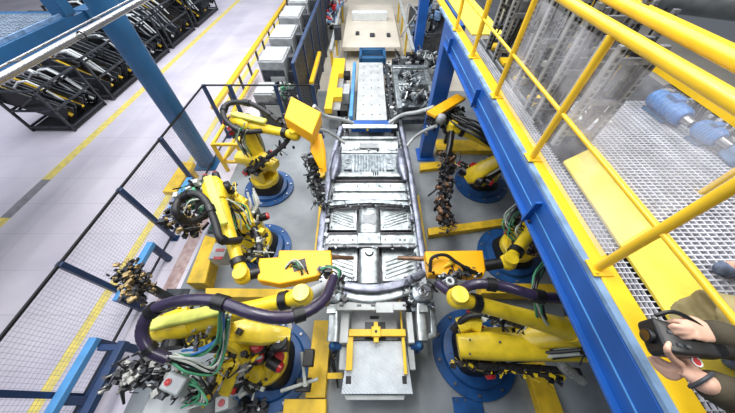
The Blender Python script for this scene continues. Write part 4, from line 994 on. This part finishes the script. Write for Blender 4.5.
# R2 mid right
W = at(508, 262, 1.5)
g, _ = robot('yellow robot in the middle on the right, its orange tool box over the underbody', (2.75, 2.3), at(530, 243, .8), at(547, 210, 1.6), W, .6)
tool_box(g, [(425, 251), (483, 250), (486, 270), (484, 276), (429, 274)], 1.5, .16).__setitem__('label', 'orange tool cover with a looped black cable')
MB().tube([at(430, 272, 1.5), at(432, 258, 1.58), at(445, 255, 1.6), at(456, 262, 1.58), at(466, 268, 1.56), at(480, 275, 1.5)], .022, n=8).build('cable_loop', 'blk', g)
MB().cyl(at(452, 262, 1.51), at(443, 268, 1.53), .05, .0).build('cable_boot', 'fyel', g)
MB().cyl(at(428, 259, 1.3), at(398, 258, 1.1), .035, .028).build('electrode', 'copper', g)
MB().cyl(W, at(484, 266, 1.42), .07).build('tool_flange', 'blk', g)
clutter(g, 'weld_gun', [at(442, 278, 1.45), at(458, 274, 1.5), at(476, 272, 1.5)], .06, 20, 81, ('gun', 'blk', 'sil2'), .05)
c = at(450, 281, 1.56); MB().ring(c, .04, .014).build('gun_ring', 'wht', g)
cables(g, [at(520, 210, 1.6), at(510, 225, 1.5), at(525, 240, 1.3)], 4, .1, 82)
clutter(g, 'arm_fittings', [at(508, 222, 1.2), at(520, 232, 1.2), at(545, 260, 1.1)], .12, 22, 83, ('gun', 'blk', 'copper'))
MB().loft([at(513, 235, 1.2), at(528, 228, 1.25)], [(.1, .08), (.1, .08)], e=3.5).build('motor_cover', 'yel', g)
# R1 far right
W = at(452, 128, 1.6)
g, _ = robot('yellow robot farthest back on the right, half hidden under the blue beam', (2.7, 4.2), at(472, 176, .8), at(512, 152, 1.4), W, .6)
MB().bar(at(431, 115, 1.85), at(461, 97, 1.85), .22, .06).build('tool_cover', 'org', g, .01)
c = at(441, 119, 1.8); MB().ball(c, .10).build('gun_dome', 'grey', g)
clutter(g, 'weld_gun', [at(432, 122, 1.6), at(445, 112, 1.6), at(455, 118, 1.55)], .16, 55, 91, ('gun', 'blk', 'sil2'), .07)
clutter(g, 'servo_gun', [at(447, 156, 1.3), at(446, 175, 1.15), at(442, 200, .95), at(447, 225, .75)], .13, 80, 92, ('gun', 'blk', 'copper'), .065)
MB().loft([W, at(450, 145, 1.45), at(447, 158, 1.3)], [.06, .06, .06]).build('gun_hanger', 'blk', g)
MB().tube([at(434, 107, 1.8), at(418, 112, 1.6), at(402, 115, 1.35), at(389, 123, 1.15)], .038, n=8).build('gun_arm', 'lgrey', g)
MB().tube([at(436, 126, 1.7), at(424, 131, 1.4), at(414, 138, 1.1), at(407, 146, 1.0)], .032, n=8).build('gun_arm', 'lgrey', g)
MB().loft([at(448, 180, .6), at(428, 196, .4)], [.02, .02]).build('feed_hose', 'blk', g)
cables(g, [at(455, 120, 1.7), at(475, 130, 1.8), at(500, 145, 1.7)], 4, .08, 93, ('blk', 'dgrey', 'blk'), .02)
MB().loft([at(478, 138, 1.3), at(490, 132, 1.3)], [(.1, .08), (.08, .06)], e=3.5).build('motor_cover', 'yel', g)

# ================================================================ PERSON + CAMERA
t = thing('person', (2.2, .1, 3.01), 'person crouching by the railing in khaki trousers and dark olive sleeves, holding a black camera', 'person')
def body(lofts, name, m, voxel):
    mb = MB()
    for pts, rs in lofts:
        P_ = smooth_path(pts, 5)
        n = len(pts); rr = []
        for i in range(len(P_)):
            q = i/5; a_ = min(int(q), n-1); b__ = min(a_+1, n-1); f_ = q-a_
            r0, r1 = [V((x, x)) if not isinstance(x, tuple) else V(x) for x in (rs[a_], rs[b__])]; rr.append(tuple(r0+(r1-r0)*f_))
        mb.loft(P_, rr, n=14); mb.ball(P_[0], min(rr[0])); mb.ball(P_[-1], min(rr[-1]))
    o = mb.build(name, m, t)
    r = o.modifiers.new('remesh', 'REMESH'); r.mode = 'VOXEL'; r.voxel_size = voxel; r.use_smooth_shade = True
    s_ = o.modifiers.new('smooth', 'SMOOTH'); s_.iterations = 4; s_.factor = .5
    return o
zc = 3.72
wa = at(716, 334, zc+.02); wb = at(703, 382, zc-.03)
pel = V((2.3, .0, 3.28)); chest = V((1.88, -.05, 3.50)); neck = V((1.72, -.16, 3.78)); head = V((1.62, -.24, 3.92))
sh1 = V((1.74, .08, 3.70)); sh2 = V((1.78, -.32, 3.68))
el1 = V((1.45, .06, 3.60)); el2 = V((1.36, -.08, 3.50))
def fingers(w, palm, tips, r=.0075):
    L_ = [([w, w.lerp(palm, .5), palm, palm.lerp(tips[1][0], .6)], [(.022, .018), (.028, .014), (.034, .013), (.03, .011)])]
    return L_+[([palm.lerp(k[0], .25), k[0], k[1], k[2]], [r*1.35, r*1.15, r, r*.8]) for k in tips]
Z = lambda u, v, z: at(u, v, z)
# far hand lies on top of the camera, near hand supports it from below with the thumb on top
palmA = Z(698, 329, zc+.03); palmB = Z(683, 366, zc-.04)
hA = fingers(wa, palmA, [(Z(686, 323, zc+.04), Z(676, 321, zc+.035), Z(668, 322, zc+.02)), (Z(684, 328, zc+.045), Z(674, 326, zc+.04), Z(668, 329, zc+.02)),
                         (Z(686, 332, zc+.04), Z(678, 332, zc+.035), Z(672, 334, zc+.02)), (Z(690, 336, zc+.035), Z(684, 337, zc+.03), Z(679, 338, zc+.02)), (Z(699, 322, zc+.02), Z(690, 318, zc), Z(682, 318, zc-.02))])
hB = fingers(wb, palmB, [(Z(672, 358, zc+.0), Z(667, 350, zc+.035), Z(669, 343, zc+.04)), (Z(672, 366, zc-.05), Z(660, 360, zc-.06), Z(652, 352, zc-.06)),
                         (Z(670, 370, zc-.055), Z(658, 366, zc-.065), Z(650, 358, zc-.065)), (Z(672, 374, zc-.06), Z(661, 371, zc-.07), Z(654, 364, zc-.07)), (Z(676, 377, zc-.06), Z(667, 376, zc-.07), Z(661, 370, zc-.07))])
k1 = at(700, 312, 3.29); an1 = V((2.0, .12, 3.10)); k2 = V((2.02, .52, 3.48)); an2 = V((2.38, .60, 3.10))
body([([pel, chest, neck], [.15, .16, .06]), ([neck, head], [.06, .09]), ([head, head+V((-.02, 0, .06))], [.09, .095]), ([head+V((-.09, 0, -.0)), head+V((-.11, 0, -.02))], [.015, .012]),
      ([sh1, el1, wa], [.05, .04, .026]), ([sh2, el2, wb], [.05, .04, .026]), ([chest, sh1], [.1, .06]), ([chest, sh2], [.1, .06]),
      ([pel, k1+V((.03, 0, -.01)), an1], [.08, .04, .035]), ([pel, k2, an2], [.09, .065, .045]), ([an1, an1+V((-.12, .03, -.05))], [.035, .025]), ([an2, an2+V((-.18, .06, -.04))], [.04, .03])]+hA+hB, 'body', 'skin', .0036)
body([([pel+V((-.05, 0, .05)), chest, chest.lerp(neck, .6)], [.19, .22, .12]), ([V((1.62, .0, 3.34)), pel], [.16, .17]), ([chest, sh1, el1, wa.lerp(el1, .0)], [.14, .085, .06, .038]), ([chest, sh2, el2, wb.lerp(el2, .08)], [.14, .095, .085, .042])], 'jacket', 'olive', .009)
body([([pel, k1, an1.lerp(k1, .1)], [.14, .105, .08]), ([pel, k2, an2.lerp(k2, .12)], [.14, .095, .07])], 'trousers', 'khaki', .009)
body([([an2+V((.06, 0, -.05)), an2+V((-.06, .02, -.04)), an2+V((-.21, .06, -.06))], [.05, .055, .042])], 'shoe', 'shoe', .007)
body([([an1+V((.06, 0, -.05)), an1+V((-.06, .02, -.04)), an1+V((-.2, .05, -.06))], [.05, .05, .038])], 'shoe', 'shoe', .007)
body([([head+V((.03, 0, .05)), head+V((.0, 0, .1))], [.095, .08])], 'hair', 'hair', .008)
m_ = MB()
for s_ in (-1, 1): m_.ball(head+V((-.088, s_*.035, .03)), .012)
m_.build('eye', 'blk', t)
m_ = MB(); c = an2+V((-.1, .035, .02))
for i in range(4): m_.tube([c+V((-.03*i, -.04, .0)), c+V((-.03*i-.01, 0, .012)), c+V((-.03*i, .04, 0))], .004, n=6)
m_.ring(c+V((.02, .05, .0)), .035, .004).ring(c+V((.0, -.06, .0)), .03, .004)
m_.build('shoe_lace', 'wht', t)
MB().ring(wb.lerp(palmB, .1), .031, .005, axis=palmB-wb).build('wristband', 'dgrey', t)
# camera device
t = thing('video_camera', tuple(Z(680, 345, zc-.06)), 'black video camera with strap held out over the railing by the person', 'camera')
P0 = Z(650, 336, zc); P1 = Z(688, 344, zc); P2 = Z(760, 352, zc)
d = (P1-P0); dn = d.normalized(); sd = V((-dn.y, dn.x, 0)); up = V((0, 0, 1))
MB().loft([P0, P0.lerp(P1, .08), P0.lerp(P1, .55), P1, P1+dn*.06], [(.040, .026), (.046, .03), (.042, .028), (.033, .026), (.024, .02)], e=7, n=20).build('camera_body', 'blk', t, .003)
lb = MB().cyl(P0-dn*.012, P0, .019, n=24).build('lens_barrel', 'blk', t, .002)
MB().cyl(P0-dn*.014, P0-dn*.012, .015, n=24).build('lens', 'lens', lb)
m_ = MB()
for i in range(5): m_.box(P0.lerp(P1, .18+.11*i)+up*.03+sd*(.01 if i % 2 else -.02), (.010, .008, .005), ax=(dn, sd, up))
m_.build('button', 'dgrey', t)
MB().box(P0.lerp(P1, .95)+up*.03+sd*.02, (.022, .016, .008), ax=(dn, sd, up)).build('display', 'wht', t, .001)
MB().loft(smooth_path([P1+dn*.03, P1+dn*.1, Z(720, 350, zc+.02), Z(765, 356, zc)], 5), [(.018, .016)]*16, e=3).build('handle', 'blk', t)
MB().tube([P0.lerp(P1, .1)+sd*.05+up*.03, P0.lerp(P1, .6)+sd*.06+up*.05, P1+dn*.07+sd*.02+up*.02], .006, n=6).build('strap', 'blk', t)
c = Z(695, 362, zc-.01); MB().cyl(c, c+up*.006, .010).build('record_button', 'red', t)
MB().ring(c+up*.005, .011, .002).build('button_ring', 'wht', t)
